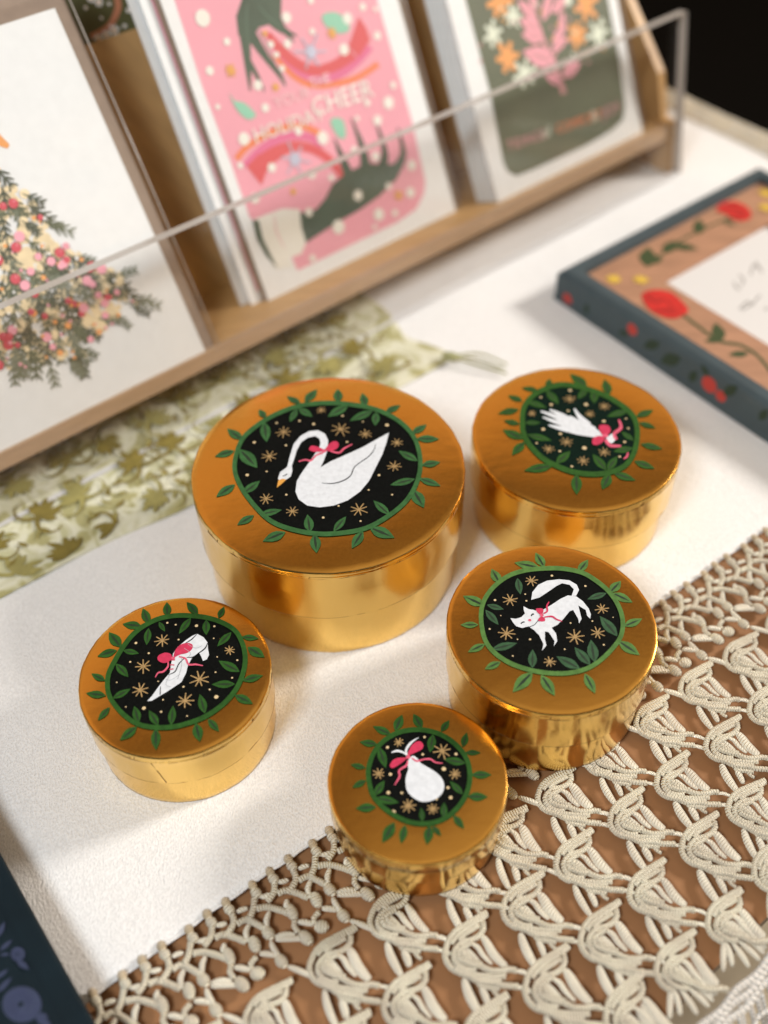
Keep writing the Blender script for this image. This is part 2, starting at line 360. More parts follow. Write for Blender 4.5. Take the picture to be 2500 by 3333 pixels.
def warp(p):
    """the border is slightly fanned, and falls over the table edge"""
    u_, n_ = p.dot(U), p.x*NB.x+p.y*NB.y
    n2 = n_ - 0.040*(u_-13)*max(0, min(1, (n_-7)/5))
    z = p.z + 0.035*mn.noise(Vector((u_*.8, n_*.8, 5)))
    e = EDGE_N-0.1-n2
    if e > 0:
        a = min(1, e/2.2); z -= 0.55*e*a; n2 = EDGE_N-0.1-e*(1-0.25*a)
    return un(u_, n2, z)
lace = MB()
def lay(mb, base, pts, rad, h, m, taper=False, flat=1.0, jit=0.0, n=7, fn=mm, tf=(1, 0)):
    P = []
    jx, jy = random.uniform(-jit, jit), random.uniform(-jit, jit)
    pp = cat_open([(p[0], p[1], 0) for p in pts], 4) if len(pts) > 2 else [(p[0], p[1], 0) for p in pts]
    for p in pp:
        q = fn(p[0], p[1]); P.append(warp(Vector((base.x+q.x*tf[0]-q.y*tf[1]+jx, base.y+q.x*tf[1]+q.y*tf[0]+jy, LACE_Z+h))))
    k = len(P)-1
    R = [rad*(0.45+0.55*math.sin(math.pi*min(1, max(0, i/k)))**.7) if taper else rad*(1+.06*math.sin(i*2.1)) for i in range(k+1)]
    mb.tube(P, R, m, n=n, flat=flat)
for s_ in range(0, 4):
    for k in range(-9, 10):
        base = EO + E2*s_ + (E1-E2)*k
        uu = base.dot(U)
        if uu < -6 or uu > 40: continue
        j = Vector((random.uniform(-.07, .07), random.uniform(-.07, .07), 0)); base = base+j
        ra = random.gauss(0, .05); sc2 = random.gauss(1, .03); tf = (math.cos(ra)*sc2, math.sin(ra)*sc2)
        for pts, r, h in W_:
            if s_ == 3 and pts[0][1] > 800: continue
            lay(lace, base, pts, r*1.17, h, M_CORD, jit=.02, tf=tf)
        for pts, r, h in B_:
            if s_ == 3 and pts[0][1] > 900: continue
            lay(lace, base, pts, r*random.uniform(1.05, 1.4), h, M_BRAID, taper=True, flat=.5, jit=.03, tf=tf)
        if s_ == 3:   # the last row ends in a gathered fan down to the trim
            for q in ([(470, 980), (520, 1100), (560, 1300)], [(560, 960), (700, 1150), (800, 1290)], [(650, 940), (820, 1080), (960, 1200)], [(560, 700), (760, 900), (1010, 1130)], [(700, 540), (860, 780), (1040, 1050)], [(640, 620), (820, 860), (1010, 1080)], [(440, 970), (430, 1150), (420, 1350)]):
                lay(lace, base, q, .11, .03, M_BRAID, taper=True, flat=.5, jit=.02)
# netting between the linen and the first row of motifs
def nn_(x, y): return at(560+x/2.765, 2750+y/2.765, 0)-at(560+600/2.765, 2750+1480/2.765, 0)
def nlay(base, pts, r, h, m, **kw): lay(lace, base+NB*.10, pts, r*(1.5 if m is M_BRAID else 1.42), h, m, fn=nn_, jit=.012, **kw)
def nblob(base, x, y, rx, ry, m, rot, h=.05):
    base = base+NB*.10; q = nn_(x, y); p = warp(Vector((base.x+q.x+random.uniform(-.02, .02), base.y+q.y+random.uniform(-.02, .02), LACE_Z+h))); lace.blob(p, rx*1.08, ry*1.12, ry*.85, m, rot)
for k in range(-9, 10):
    base = EO + (E1-E2)*k
    uu = base.dot(U)
    if uu < -8 or uu > 42: continue
    for (x, y) in ((300, 600), (465, 480), (695, 330)):
        nblob(base, x, y, .19, .15, M_PICOT, -1.0, .16); nblob(base, x+30, y+60, .21, .17, M_CORD, -.8, .12)
    for q in ([(370, 690), (420, 680), (470, 665)], [(555, 560), (600, 535), (655, 520)], [(760, 415), (810, 410), (855, 385)]):
        nlay(base, q, .065, .05, M_BRAID, taper=True)
    for q in ([(510, 560), (535, 650), (500, 730), (455, 790)], [(715, 420), (700, 540), (665, 620)], [(340, 690), (330, 790), (270, 880)]):
        nlay(base, q, .085, .06, M_CORD)
    for q in ([(560, 665), (640, 625), (730, 660), (800, 700)], [(735, 520), (835, 505), (960, 535), (1040, 565)], [(365, 795), (450, 765), (560, 795), (640, 830)]):
        nlay(base, q, .085, .03, M_CORD)
    for q in ([(845, 545), (820, 620), (825, 700)], [(670, 660), (640, 740), (655, 830)], [(450, 850), (440, 900), (455, 930)],
              [(860, 820), (890, 890), (940, 960)], [(1010, 1040), (1120, 1080), (1235, 1135)], [(900, 800), (1040, 785), (1170, 785)],
              [(760, 930), (830, 930), (905, 945)], [(540, 1060), (610, 1065), (685, 1085)], [(330, 1215), (430, 1185), (520, 1190)]):
        nlay(base, q, .075, .03, M_BRAID, taper=True)
    for q in ([(510, 1050), (505, 1110), (540, 1170)], [(735, 960), (690, 1020), (690, 1070)]):
        nlay(base, q, .075, .03, M_CORD)
    for (x, y, rx, ry, ro) in ((835, 750, .26, .19, -.9), (715, 850, .30, .19, -1.2), (490, 970, .32, .18, -1.1), (950, 1000, .26, .19, -.9), (610, 1220, .30, .20, -.8), (750, 1110, .24, .22, 0)):
        nblob(base, x, y, rx, ry, M_CORD, ro)
lace.build('lace_border', cloth)
# twisted trim running along the hem, then blurred scallops hanging under it
tr = MB(); nsteps = 260
for c_, (n0, z0, r0, amp) in enumerate(((EDGE_N-.95, -.42, .14, .05), (EDGE_N-1.15, -.55, .14, .06), (EDGE_N-1.38, -.75, .14, .06), (EDGE_N-2.0, -1.6, .10, .16), (EDGE_N-2.5, -2.6, .14, .40), (EDGE_N-2.65, -3.4, .12, .5))):
    P = [un(-6+48*i/nsteps, n0+amp*math.sin(i*.62+c_*1.7), LACE_Z+z0+amp*.8*math.cos(i*.62+c_)) for i in range(nsteps+1)]
    tr.tube(P, r0, M_TRIM, n=7)
for i in range(150):
    uu = -6+48*i/150; a = random.uniform(-.3, .3)
    tr.tube([un(uu, EDGE_N-1.3, LACE_Z-.7), un(uu+a*.4, EDGE_N-1.5, LACE_Z-.9), un(uu+a, EDGE_N-2.5, LACE_Z-2.8)], [.09, .1, .1], M_TRIM, n=6)
tr.build('hem_trim', cloth)
# cream edging along the far right side of the cloth
ed = MB(); M_EDG = cord_mat('cream_edging_cord', (0.66, 0.56, 0.40), 50, 0.03)
for i in range(420):
    nn = 17+78*i/420
    for q in range(3):
        uu = RIGHT_U-2.6+q*.85; a = un(uu, nn, cz(un(uu, nn, 0).x, un(uu, nn, 0).y)+.07)
        b_ = a+U*.9+NB*random.uniform(-.2, .3); b_.z -= .35*(q == 2)
        ed.tube([a, (a+b_)/2+Z*.05, b_], .075, M_EDG, n=5)
ed.build('side_edging', cloth)
# ------------------------------------------------------------------ the five gold boxes
BOX = {  # cx, cy, r, h ; crop scale, ox, oy
 'big': (-2.257, 32.204, 5.637, 5.603, 1.7463, 600, 1200), 'hand': (8.453, 34.734, 4.514, 4.563, 2.07375, 1500, 1150),
 'cat': (6.168, 24.746, 3.925, 4.359, 2.07375, 1400, 1750), 'shoe': (-7.981, 23.552, 3.576, 3.620, 2.37, 220, 1900),
 'pear': (0.905, 19.256, 3.163, 2.910, 2.476, 1030, 2230)}
BLAB = {'big': 'largest round gold box, a white swan with pink bow painted on its lid',
 'hand': 'round gold box, a white hand with pink bow painted on its lid',
 'cat': 'round gold box, a white cat with pink bow painted on its lid',
 'shoe': 'round gold box, a white heeled boot with pink bow painted on its lid',
 'pear': 'smallest round gold box, a white pear with pink bow painted on its lid'}
def lathe_box(key):
    cx, cy, r, h, *_ = BOX[key]; seed = len(key)*3.7+r
    root = empty('gift_box', (cx, cy, 0), BLAB[key], 'gift box', 'round gold boxes with painted lids')
    def rad(an, z, amp): return 1+amp*mn.noise(Vector((math.cos(an)*2.2, math.sin(an)*2.2, seed+z*.25)))
    hs = random.Random(int(r*100)); fac = []
    while len(fac) < 180: fac += [hs.uniform(-1, 1)]*hs.choice((2, 3, 4, 5, 7))
    def rev(mb, prof, m, amp, n=180, fk=0.0):
        vs = []
        for (rr, z) in prof:
            for k in range(n):
                an = 2*math.pi*k/n; q = rr*(rad(an, z, amp) if rr > 1 else 1)
                q *= 1+(.0014*math.sin(an*19+seed+2*math.sin(an*3))+.0011*math.sin(an*37+z*2+math.sin(an*5)*3)) if rr > 1 else 1
                q *= 1+fk*fac[k]
                vs.append((cx+q*math.cos(an), cy+q*math.sin(an), z))
        runs = [[0]]
        for i in range(1, len(prof)):
            runs[-1].append(i)
            if i < len(prof)-1:
                a1 = math.atan2(prof[i][1]-prof[i-1][1], prof[i][0]-prof[i-1][0]); a2 = math.atan2(prof[i+1][1]-prof[i][1], prof[i+1][0]-prof[i][0])
                if abs((a2-a1+math.pi) % (2*math.pi)-math.pi) > .35 and abs(prof[i][0]-prof[i-1][0])+abs(prof[i][1]-prof[i-1][1]) > .1 or abs(prof[i+1][0]-prof[i][0])+abs(prof[i+1][1]-prof[i][1]) > .5: runs.append([i])
        for rn in runs:
            vv = [v for i in rn for v in vs[i*n:(i+1)*n]]
            mb.add(vv, [(i*n+k, i*n+(k+1) % n, (i+1)*n+(k+1) % n, (i+1)*n+k) for i in range(len(rn)-1) for k in range(n)], m, None, True)
    g_ = .945 if key == 'hand' else .965; rb = r*g_; zl = h*.47
    b = MB(); rev(b, [(.02, .12), (rb-.3, .10), (rb-.03, .0), (rb, .05), (rb, .3), (rb*.999, zl*.5), (rb, zl), (rb, h-.25), (rb-.1, h-.2), (.02, h-.2)], M_GSIDE, .006)
    b.build('body', root)
    l = MB()
    prof = [(r-.12, zl+.05), (r-.09, zl), (r-.03, zl), (r-.005, zl+.03)]
    for q in range(1, 5): prof.append((r-.004+.004*q/4, zl+(h-.30-zl)*q/4))
    s1 = zl+(h-zl)*.52                                     # overlap seam of the foil
    prof = prof[:4]+[(r-.004, s1-.02), (r+.018, s1), (r+.012, h-.42), (r+.018, h-.38), (r+.002, h-.355)]
    e = h-drop(r, r)
    prof += [(r+.012, e-.20), (r+.020, e-.13), (r+.006, e-.05), (r-.02, e-.014)]
    top = [(r-.02, e-.014), (r-.07, h-drop(r-.07, r))]+[(r*f_, h-drop(r*f_, r)) for f_ in (.95, .90, .85, .80, .75, .70, .65, .60, .4)]+[(.02, h)]
    rev(l, prof, M_GSIDE, .004, fk=.0016)
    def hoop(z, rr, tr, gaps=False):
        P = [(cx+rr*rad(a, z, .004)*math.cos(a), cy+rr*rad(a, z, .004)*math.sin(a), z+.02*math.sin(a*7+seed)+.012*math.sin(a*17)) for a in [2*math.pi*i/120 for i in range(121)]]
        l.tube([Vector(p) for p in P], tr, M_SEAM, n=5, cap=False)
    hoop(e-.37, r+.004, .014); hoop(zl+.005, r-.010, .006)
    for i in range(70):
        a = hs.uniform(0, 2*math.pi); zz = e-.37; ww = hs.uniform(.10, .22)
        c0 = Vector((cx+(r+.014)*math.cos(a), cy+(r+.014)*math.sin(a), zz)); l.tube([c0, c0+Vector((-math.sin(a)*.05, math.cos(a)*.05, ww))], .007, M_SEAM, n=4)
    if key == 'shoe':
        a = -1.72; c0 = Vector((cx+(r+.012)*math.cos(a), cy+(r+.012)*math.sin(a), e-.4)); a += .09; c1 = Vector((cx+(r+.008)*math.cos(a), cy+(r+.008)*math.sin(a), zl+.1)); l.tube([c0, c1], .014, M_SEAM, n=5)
    rev(l, top, M_GTOP, .004)
    lid = l.build('lid', root); lid['_o'] = (cx, cy, 0)
    return root, lid
def rgba_green(key):
    a, b_ = GREENS[key]; return (mat('leaf_green_'+key, a, .6, var=.22, vscale=420, spec=.2), mat('leaf_vein_'+key, b_, .6))
def wreath(key, lid, ring, rw, out, inn, stars, dots, dark=M_BLACK, in_mat=None):
    cx, cy, r, h, s_, ox, oy = BOX[key]; G1, G2 = rgba_green(key)
    d = Decal(s_, ox, oy, (0, 0, h), Z, dome=(cx, cy, r))
    d.poly(ring, dark, 4); d.up()
    for l in inn: d.leaf(*l, in_mat or G1, G2, .40)
    for x, y, q in dots: d.disc(x, y, q, M_DOT, 10)
    for x, y, q in stars: d.star(x, y, q, M_STAR, wid=.020+.0003*q)
    for l in out: d.leaf(*l, G1, G2, .47)
    d.up(); d.stroke(ring, G1, rw, 4, closed=True)
    d.mb.build('painted_wreath', lid)
def pic(key, k0=4):
    cx, cy, r, h, s_, ox, oy = BOX[key]; d = Decal(s_, ox, oy, (0, 0, h), Z, dome=(cx, cy, r)); d.k = k0; return d
roots = {}
for k_ in BOX: roots[k_] = lathe_box(k_)
# swan lid
wreath('big', roots['big'][1],
 [(285, 560), (320, 420), (400, 335), (520, 262), (660, 212), (820, 197), (980, 210), (1120, 245), (1240, 315), (1315, 410), (1342, 530), (1325, 640), (1265, 750), (1160, 840), (1030, 910), (880, 938), (740, 940), (590, 910), (480, 860), (390, 770), (320, 670)], 26,
 [(328, 405, 243, 337), (283, 468, 172, 498), (287, 660, 180, 728), (395, 835, 300, 887), (575, 930, 445, 980), (740, 945, 752, 1046), (1015, 925, 952, 1022), (1055, 905, 1195, 960), (1300, 690, 1362, 790), (1335, 625, 1458, 665), (1350, 550, 1455, 530), (1320, 400, 1450, 397), (1295, 370, 1378, 315), (1145, 250, 1228, 205), (1030, 215, 1012, 137), (875, 190, 872, 113), (685, 190, 755, 115), (660, 200, 583, 155), (460, 280, 425, 230)],
 [(455, 305, 468, 418), (315, 460, 415, 565), (335, 710, 430, 638), (430, 830, 555, 803), (715, 930, 700, 830), (850, 925, 920, 840), (1165, 830, 1075, 750), (1310, 628, 1170, 663), (1325, 525, 1218, 468), (1090, 250, 1085, 325), (1070, 240, 940, 298), (930, 210, 815, 275), (650, 225, 728, 275), (640, 230, 600, 305)],
 [(565, 362, 45), (778, 238, 30), (890, 345, 58), (1030, 373, 40), (1208, 422, 38), (1193, 557, 45), (483, 500, 46), (465, 742, 42), (615, 812, 40), (993, 802, 55)],
 [(398, 420, 9), (578, 437, 7), (525, 310, 7), (655, 298, 7), (735, 316, 9), (900, 270, 7), (1152, 322, 11), (925, 418, 7), (1015, 303, 5), (358, 606, 10), (468, 586, 6), (580, 718, 7), (790, 848, 8), (877, 782, 6), (1048, 691, 6), (1107, 607, 8), (1181, 718, 6), (1002, 868, 6)])
d = pic('big')
d.poly([(585, 560), (600, 500), (622, 430), (660, 385), (710, 357), (760, 352), (800, 372), (818, 410), (812, 470), (795, 520), (775, 562), (830, 530), (920, 490), (1010, 450), (1090, 405), (1163, 365), (1150, 420), (1125, 490), (1090, 560), (1050, 640), (1000, 700), (930, 750), (850, 780), (770, 790), (700, 780), (650, 745), (632, 700), (640, 640), (670, 590), (710, 535), (740, 490), (765, 455), (775, 425), (768, 400), (745, 385), (700, 395), (665, 420), (640, 465), (625, 515), (612, 550), (614, 585), (605, 615), (575, 635), (545, 650), (533, 625), (545, 590), (570, 572)], M_WHITE)
d.up(); d.poly([(535, 635), (530, 660), (526, 678), (550, 660), (580, 633), (560, 628)], M_BEAK)
d.stroke([(560, 612), (572, 609), (586, 600)], M_BLACK, 5)
d.stroke([(780, 652, 2), (840, 655, 5), (900, 640, 6), (945, 610, 6), (965, 565, 5), (1000, 535, 5), (1050, 500, 5), (1080, 460, 4), (1088, 430, 2)], M_BLACK)
d.mb.build('painted_swan', roots['big'][1])
d = pic('big', 6)
d.stroke([(790, 480, 10), (750, 495, 9), (720, 525, 10), (690, 520, 9), (650, 530, 6)], M_PINKL); d.stroke([(830, 470, 10), (880, 480, 11), (910, 455, 10), (955, 432, 6)], M_PINKL)
d.up(); d.poly([(710, 455), (725, 440), (760, 447), (790, 462), (780, 475), (735, 475), (712, 465)], M_PINK, 3); d.poly([(800, 465), (830, 425), (860, 415), (878, 430), (870, 455), (835, 470)], M_PINK, 3)
d.up(); d.disc(795, 470, 14, M_PINKL); d.mb.build('painted_bow', roots['big'][1])
# hand lid
wreath('hand', roots['hand'][1],
 [(415, 470), (425, 370), (480, 295), (560, 245), (660, 215), (760, 220), (860, 245), (980, 290), (1080, 350), (1150, 410), (1185, 480), (1190, 570), (1170, 670), (1110, 760), (1010, 805), (890, 820), (760, 805), (650, 765), (550, 710), (470, 630), (425, 550)], 36,
 [(520, 250, 410, 232), (590, 235, 600, 170), (850, 225, 738, 135), (1000, 280, 970, 172), (415, 325, 318, 282), (390, 380, 250, 408), (395, 480, 290, 455), (420, 580, 283, 517), (430, 600, 345, 690), (620, 760, 425, 795), (780, 820, 782, 955), (1005, 820, 955, 920), (1030, 810, 1180, 858), (1170, 730, 1310, 778), (1215, 615, 1362, 645), (1205, 470, 1315, 505), (1185, 430, 1300, 380)],
 [(580, 250, 660, 345), (440, 320, 580, 370), (430, 470, 540, 470), (450, 550, 615, 590), (645, 745, 740, 660), (980, 790, 890, 680), (990, 790, 1055, 695), (1160, 640, 1030, 665), (1165, 590, 1085, 530), (1130, 385, 985, 430), (900, 250, 900, 340), (850, 240, 790, 310)],
 [(735, 310, 45), (968, 360, 42), (870, 412, 38), (480, 408, 30), (713, 600, 48), (592, 648, 42), (968, 670, 44), (825, 728, 48)],
 [(738, 252, 12), (845, 347, 14), (610, 348, 11), (965, 460, 12), (556, 514, 13), (672, 545, 11), (668, 662, 9), (834, 641, 16), (512, 608, 8), (750, 765, 9), (1105, 600, 10), (1130, 508, 8), (1115, 443, 7), (1072, 700, 9), (540, 300, 8), (725, 390, 9)], dark=M_DKGREEN)
d = pic('hand')
d.poly([(690, 450), (740, 425), (800, 455), (860, 470), (910, 510), (955, 545), (940, 570), (850, 562), (760, 545), (690, 515)], M_WHITE, 3)
for q in ([(740, 455, 34), (670, 415, 28), (600, 383, 10)], [(730, 475, 34), (640, 430, 28), (540, 393, 10)], [(725, 492, 34), (640, 465, 26), (553, 433, 8)], [(730, 520, 34), (660, 505, 26), (592, 487, 8)], [(860, 490, 50), (800, 430, 30), (766, 376, 10)], [(900, 530, 60), (830, 505, 80)]):
    d.stroke(q, M_WHITE)
d.poly([(985, 570), (1020, 545), (1055, 575), (1020, 612), (975, 590)], M_WHITE); d.mb.build('painted_hand', roots['hand'][1])
d = pic('hand', 6)
d.stroke([(1050, 585, 20), (1035, 545, 22), (1080, 505, 22), (1066, 450, 12)], M_PINKL); d.stroke([(975, 585, 22), (1010, 625, 22), (1080, 628, 14)], M_PINKL); d.stroke([(1128, 672, 10), (1120, 700, 14), (1098, 715, 8)], M_PINKL)
d.up(); d.poly([(930, 500), (960, 485), (1000, 495), (1010, 530), (985, 555), (950, 550)], M_PINK, 3); d.poly([(885, 600), (900, 570), (945, 560), (970, 580), (940, 615), (900, 622)], M_PINK, 3)
d.up(); d.disc(975, 560, 20, M_PINKL); d.mb.build('painted_bow', roots['hand'][1])
# cat lid
wreath('cat', roots['cat'][1],
 [(345, 570), (350, 470), (385, 390), (450, 315), (540, 255), (650, 222), (780, 210), (900, 212), (1030, 240), (1130, 300), (1210, 370), (1270, 460), (1300, 560), (1290, 660), (1240, 740), (1150, 830), (1050, 890), (920, 918), (780, 915), (650, 890), (530, 845), (430, 775), (370, 690)], 31,
 [(365, 460, 222, 390), (470, 310, 415, 208), (740, 205, 568, 168), (770, 200, 712, 98), (1000, 235, 1068, 145), (1215, 370, 1288, 290), (1230, 375, 1368, 437), (1310, 600, 1432, 545), (1270, 700, 1415, 792), (1045, 920, 1115, 1052), (750, 930, 842, 1068), (690, 910, 558, 1042), (475, 840, 368, 888), (370, 720, 255, 772), (325, 590, 205, 588)],
 [(590, 275, 610, 385), (385, 455, 498, 485), (375, 490, 462, 590), (418, 755, 588, 712), (690, 880, 692, 755), (1010, 885, 852, 802), (1080, 860, 975, 740), (1110, 840, 1085, 690), (1262, 665, 1145, 530), (1190, 375, 1060, 418)],
 [(683, 292, 48), (540, 422, 52), (515, 648, 58), (978, 672, 65), (1130, 645, 52), (1160, 482, 48), (807, 840, 48)],
 [(822, 258, 9), (1048, 328, 8), (438, 423, 9), (642, 383, 6), (650, 428, 7), (402, 618, 7), (590, 688, 5), (675, 688, 8), (558, 800, 6), (948, 578, 6), (1095, 565, 6), (1172, 725, 7), (908, 755, 6), (1235, 540, 4), (477, 528, 4)], in_mat=mat('inner_leaf_green', (0.034, 0.085, 0.038), .6, var=.2, vscale=420, spec=.2))
d = pic('cat')
d.poly([(682, 422), (690, 370), (730, 320), (790, 292), (870, 283), (940, 290), (990, 320), (1005, 355), (985, 395), (955, 395), (970, 350), (940, 320), (890, 310), (850, 330), (800, 365), (740, 405)], M_WHITE)
d.poly([(640, 520), (700, 495), (760, 490), (820, 455), (880, 415), (930, 392), (985, 398), (1030, 430), (1070, 480), (1085, 520), (1080, 548), (1060, 530), (1050, 490), (1000, 460), (1010, 500), (1022, 550), (1005, 580), (1000, 550), (965, 490), (940, 500), (900, 550), (860, 590), (820, 610), (850, 650), (858, 700), (835, 735), (840, 700), (800, 640), (775, 635), (775, 690), (785, 730), (755, 765), (765, 720), (735, 660), (700, 625), (670, 605)], M_WHITE)
d.up(); d.poly([(630, 465), (665, 485), (700, 490), (735, 510), (735, 540), (710, 575), (670, 600), (620, 612), (580, 600), (560, 575), (542, 546), (580, 550), (615, 540), (640, 515), (632, 490)], M_WHITE)
d.up(); d.stroke([(612, 584), (624, 574), (638, 572)], M_BLACK, 8); d.stroke([(682, 532), (690, 520), (701, 520)], M_BLACK, 9); d.stroke([(670, 606), (705, 590), (730, 560)], M_BLACK, 4); d.disc(672, 560, 11, M_PINKL)
d.mb.build('painted_cat', roots['cat'][1])
d = pic('cat', 8)
d.stroke([(765, 515, 9), (790, 500, 12), (788, 465, 12), (803, 436, 7)], M_PINK); d.stroke([(770, 540, 8), (820, 535, 12), (850, 553, 11), (890, 568, 6)], M_PINK)
d.up(); d.poly([(712, 485), (735, 480), (758, 482), (765, 500), (750, 525), (725, 510)], M_PINK, 2); d.poly([(735, 545), (755, 535), (775, 550), (772, 568), (730, 567)], M_PINK, 2)
d.up(); d.disc(753, 527, 13, M_PINKL); d.mb.build('painted_bow', roots['cat'][1])
# boot lid
wreath('shoe', roots['shoe'][1],
 [(308, 780), (320, 690), (370, 590), (430, 490), (510, 390), (610, 315), (720, 268), (840, 248), (960, 250), (1080, 265), (1190, 300), (1290, 360), (1345, 450), (1370, 550), (1365, 650), (1330, 760), (1270, 860), (1180, 950), (1060, 1030), (930, 1080), (800, 1110), (650, 1110), (530, 1080), (430, 1010), (360, 930), (320, 860)], 38,
 [(410, 490, 318, 370), (380, 515, 228, 560), (570, 330, 422, 308), (625, 305, 580, 185), (770, 250, 765, 138), (1005, 235, 918, 138), (1165, 265, 1208, 172), (1345, 410, 1475, 420), (1390, 490, 1520, 565), (1350, 750, 1508, 705), (1290, 860, 1430, 925), (1085, 1045, 1168, 1140), (990, 1080, 1022, 1218), (680, 1120, 682, 1282), (535, 1105, 402, 1208), (325, 955, 232, 1055), (295, 865, 140, 842), (290, 750, 182, 692)],
 [(625, 345, 610, 475), (705, 295, 752, 370), (950, 265, 860, 388), (1070, 280, 1070, 398), (1262, 375, 1155, 485), (1325, 680, 1165, 595), (1290, 775, 1112, 778), (1060, 1000, 1020, 852), (800, 1090, 815, 940), (700, 1095, 628, 978), (550, 1070, 515, 945), (350, 885, 488, 812), (375, 620, 470, 722), (430, 515, 552, 540)],
 [(732, 440, 62), (585, 640, 65), (563, 822, 65), (1018, 740, 78), (905, 905, 72), (1250, 515, 45)],
 [(528, 459, 11), (770, 303, 9), (835, 318, 8), (995, 326, 13), (1133, 330, 9), (857, 433, 8), (627, 538, 9), (484, 605, 8), (380, 763, 6), (700, 755, 6), (895, 797, 9), (1148, 875, 17), (1097, 818, 8), (590, 962, 15), (722, 990, 9), (737, 897, 7), (923, 1022, 7), (450, 952, 6), (1270, 728, 8), (1310, 592, 8), (1155, 567, 6), (1142, 685, 7), (1128, 424, 6)])
d = pic('shoe')
d.poly([(615, 908), (650, 870), (700, 800), (750, 735), (790, 690), (800, 620), (815, 540), (850, 490), (910, 440), (960, 405), (1000, 388), (1050, 415), (1080, 455), (1085, 510), (1092, 550), (1075, 585), (1045, 598), (1035, 570), (1015, 535), (960, 575), (930, 630), (915, 690), (880, 760), (820, 800), (760, 840), (700, 875), (650, 905)], M_WHITE)
d.up(); d.stroke([(1000, 390, 3), (960, 430, 8), (910, 462, 5)], M_BLACK); d.stroke([(1080, 460, 4), (1062, 500, 9), (1010, 540, 8), (970, 567, 7), (920, 572, 5)], M_BLACK)
d.stroke([(905, 575, 5), (860, 620, 8), (830, 680, 8), (780, 705, 4)], M_BLACK); d.stroke([(718, 795, 5), (715, 860, 7)], M_BLACK)
for q in ([(797, 592), (830, 590)], [(792, 628), (825, 630)], [(788, 664), (818, 660)]): d.stroke(q, M_PINK, 9)
M_SK = mat('grey_brush_line', (0.35, 0.36, 0.38), .7)
for q in ([(880, 560), (880, 640), (850, 740)], [(760, 740), (800, 745), (870, 700)], [(790, 700), (760, 780), (800, 800)], [(930, 470), (990, 500), (1040, 480)], [(900, 500), (950, 540), (930, 570)]): d.stroke(q, M_SK, 3)
d.mb.build('painted_boot', roots['shoe'][1])
d = pic('shoe', 6)
d.stroke([(860, 565, 10), (910, 580, 15), (935, 625, 15), (990, 625, 13), (1045, 635, 7)], M_PINKL); d.stroke([(775, 600, 9), (775, 640, 14), (740, 680, 14), (700, 690, 12), (678, 725, 7)], M_PINKL)
d.up(); d.poly([(822, 570), (830, 520), (870, 475), (920, 460), (960, 470), (965, 500), (930, 535), (870, 550)], M_PINK, 3); d.poly([(805, 575), (795, 545), (750, 535), (700, 560), (700, 595), (740, 615), (780, 605)], M_PINK, 3)
d.up(); d.disc(815, 577, 15, M_PINKL); d.mb.build('painted_bow', roots['shoe'][1])
# pear lid
wreath('pear', roots['pear'][1],
 [(418, 730), (430, 630), (480, 520), (560, 440), (660, 385), (780, 362), (900, 370), (1010, 405), (1110, 470), (1190, 560), (1230, 660), (1235, 780), (1200, 900), (1130, 1000), (1030, 1080), (900, 1120), (760, 1110), (640, 1060), (530, 980), (450, 880)], 40,
 [(600, 400, 455, 330), (635, 370, 692, 238), (850, 350, 782, 230), (1005, 375, 1072, 282), (1180, 500, 1212, 382), (1200, 545, 1325, 545), (1250, 725, 1412, 722), (1220, 900, 1382, 900), (1105, 1050, 1190, 1160), (935, 1135, 1005, 1218), (915, 1135, 890, 1288), (715, 1130, 682, 1278), (630, 1110, 530, 1270), (480, 985, 315, 995), (400, 770, 288, 828), (395, 670, 275, 640), (490, 480, 348, 458)],
 [(505, 500, 560, 670), (470, 890, 548, 770), (480, 910, 665, 948), (855, 1100, 845, 990), (1025, 1070, 1030, 945), (1180, 880, 1075, 775), (1200, 630, 1025, 598), (940, 400, 915, 545)],
 [(663, 463, 42), (1015, 532, 75), (503, 715, 52), (1118, 718, 52), (740, 975, 62), (938, 1000, 50)],
 [(573, 503, 13), (872, 420, 11), (857, 560, 11), (1125, 557, 13), (597, 720, 14), (1027, 677, 18), (1060, 828, 13), (1082, 908, 15), (580, 868, 15), (688, 870, 11), (623, 1023, 16), (968, 920, 10)])
d = pic('pear')
d.poly([(745, 600), (780, 570), (820, 600), (840, 630), (900, 665), (970, 710), (1015, 760), (1030, 820), (1010, 880), (960, 920), (910, 938), (850, 942), (790, 915), (740, 870), (720, 810), (722, 740), (740, 680), (735, 640)], M_WHITE, 3)
d.stroke([(735, 570, 10), (722, 530, 18), (750, 480, 20), (790, 445, 12), (825, 425, 4)], M_WHITE); d.stroke([(605, 545, 8), (650, 532, 18), (700, 545, 16), (730, 570, 8)], M_WHITE)
d.mb.build('painted_pear', roots['pear'][1])
d = pic('pear', 6)
d.stroke([(770, 590, 10), (810, 615, 15), (870, 600, 14), (920, 600, 14), (960, 625, 13), (1018, 632, 6)], M_PINKL); d.stroke([(735, 610, 10), (725, 650, 18), (668, 690, 17), (670, 740, 17), (630, 808, 8)], M_PINKL)
d.up(); d.poly([(735, 570), (760, 500), (800, 462), (840, 458), (862, 485), (850, 520), (800, 545)], M_PINK, 3); d.poly([(725, 590), (660, 590), (615, 610), (592, 650), (610, 672), (650, 655), (700, 620)], M_PINK, 3)
d.up(); d.disc(740, 582, 19, M_PINKL); d.mb.build('painted_bow', roots['pear'][1])
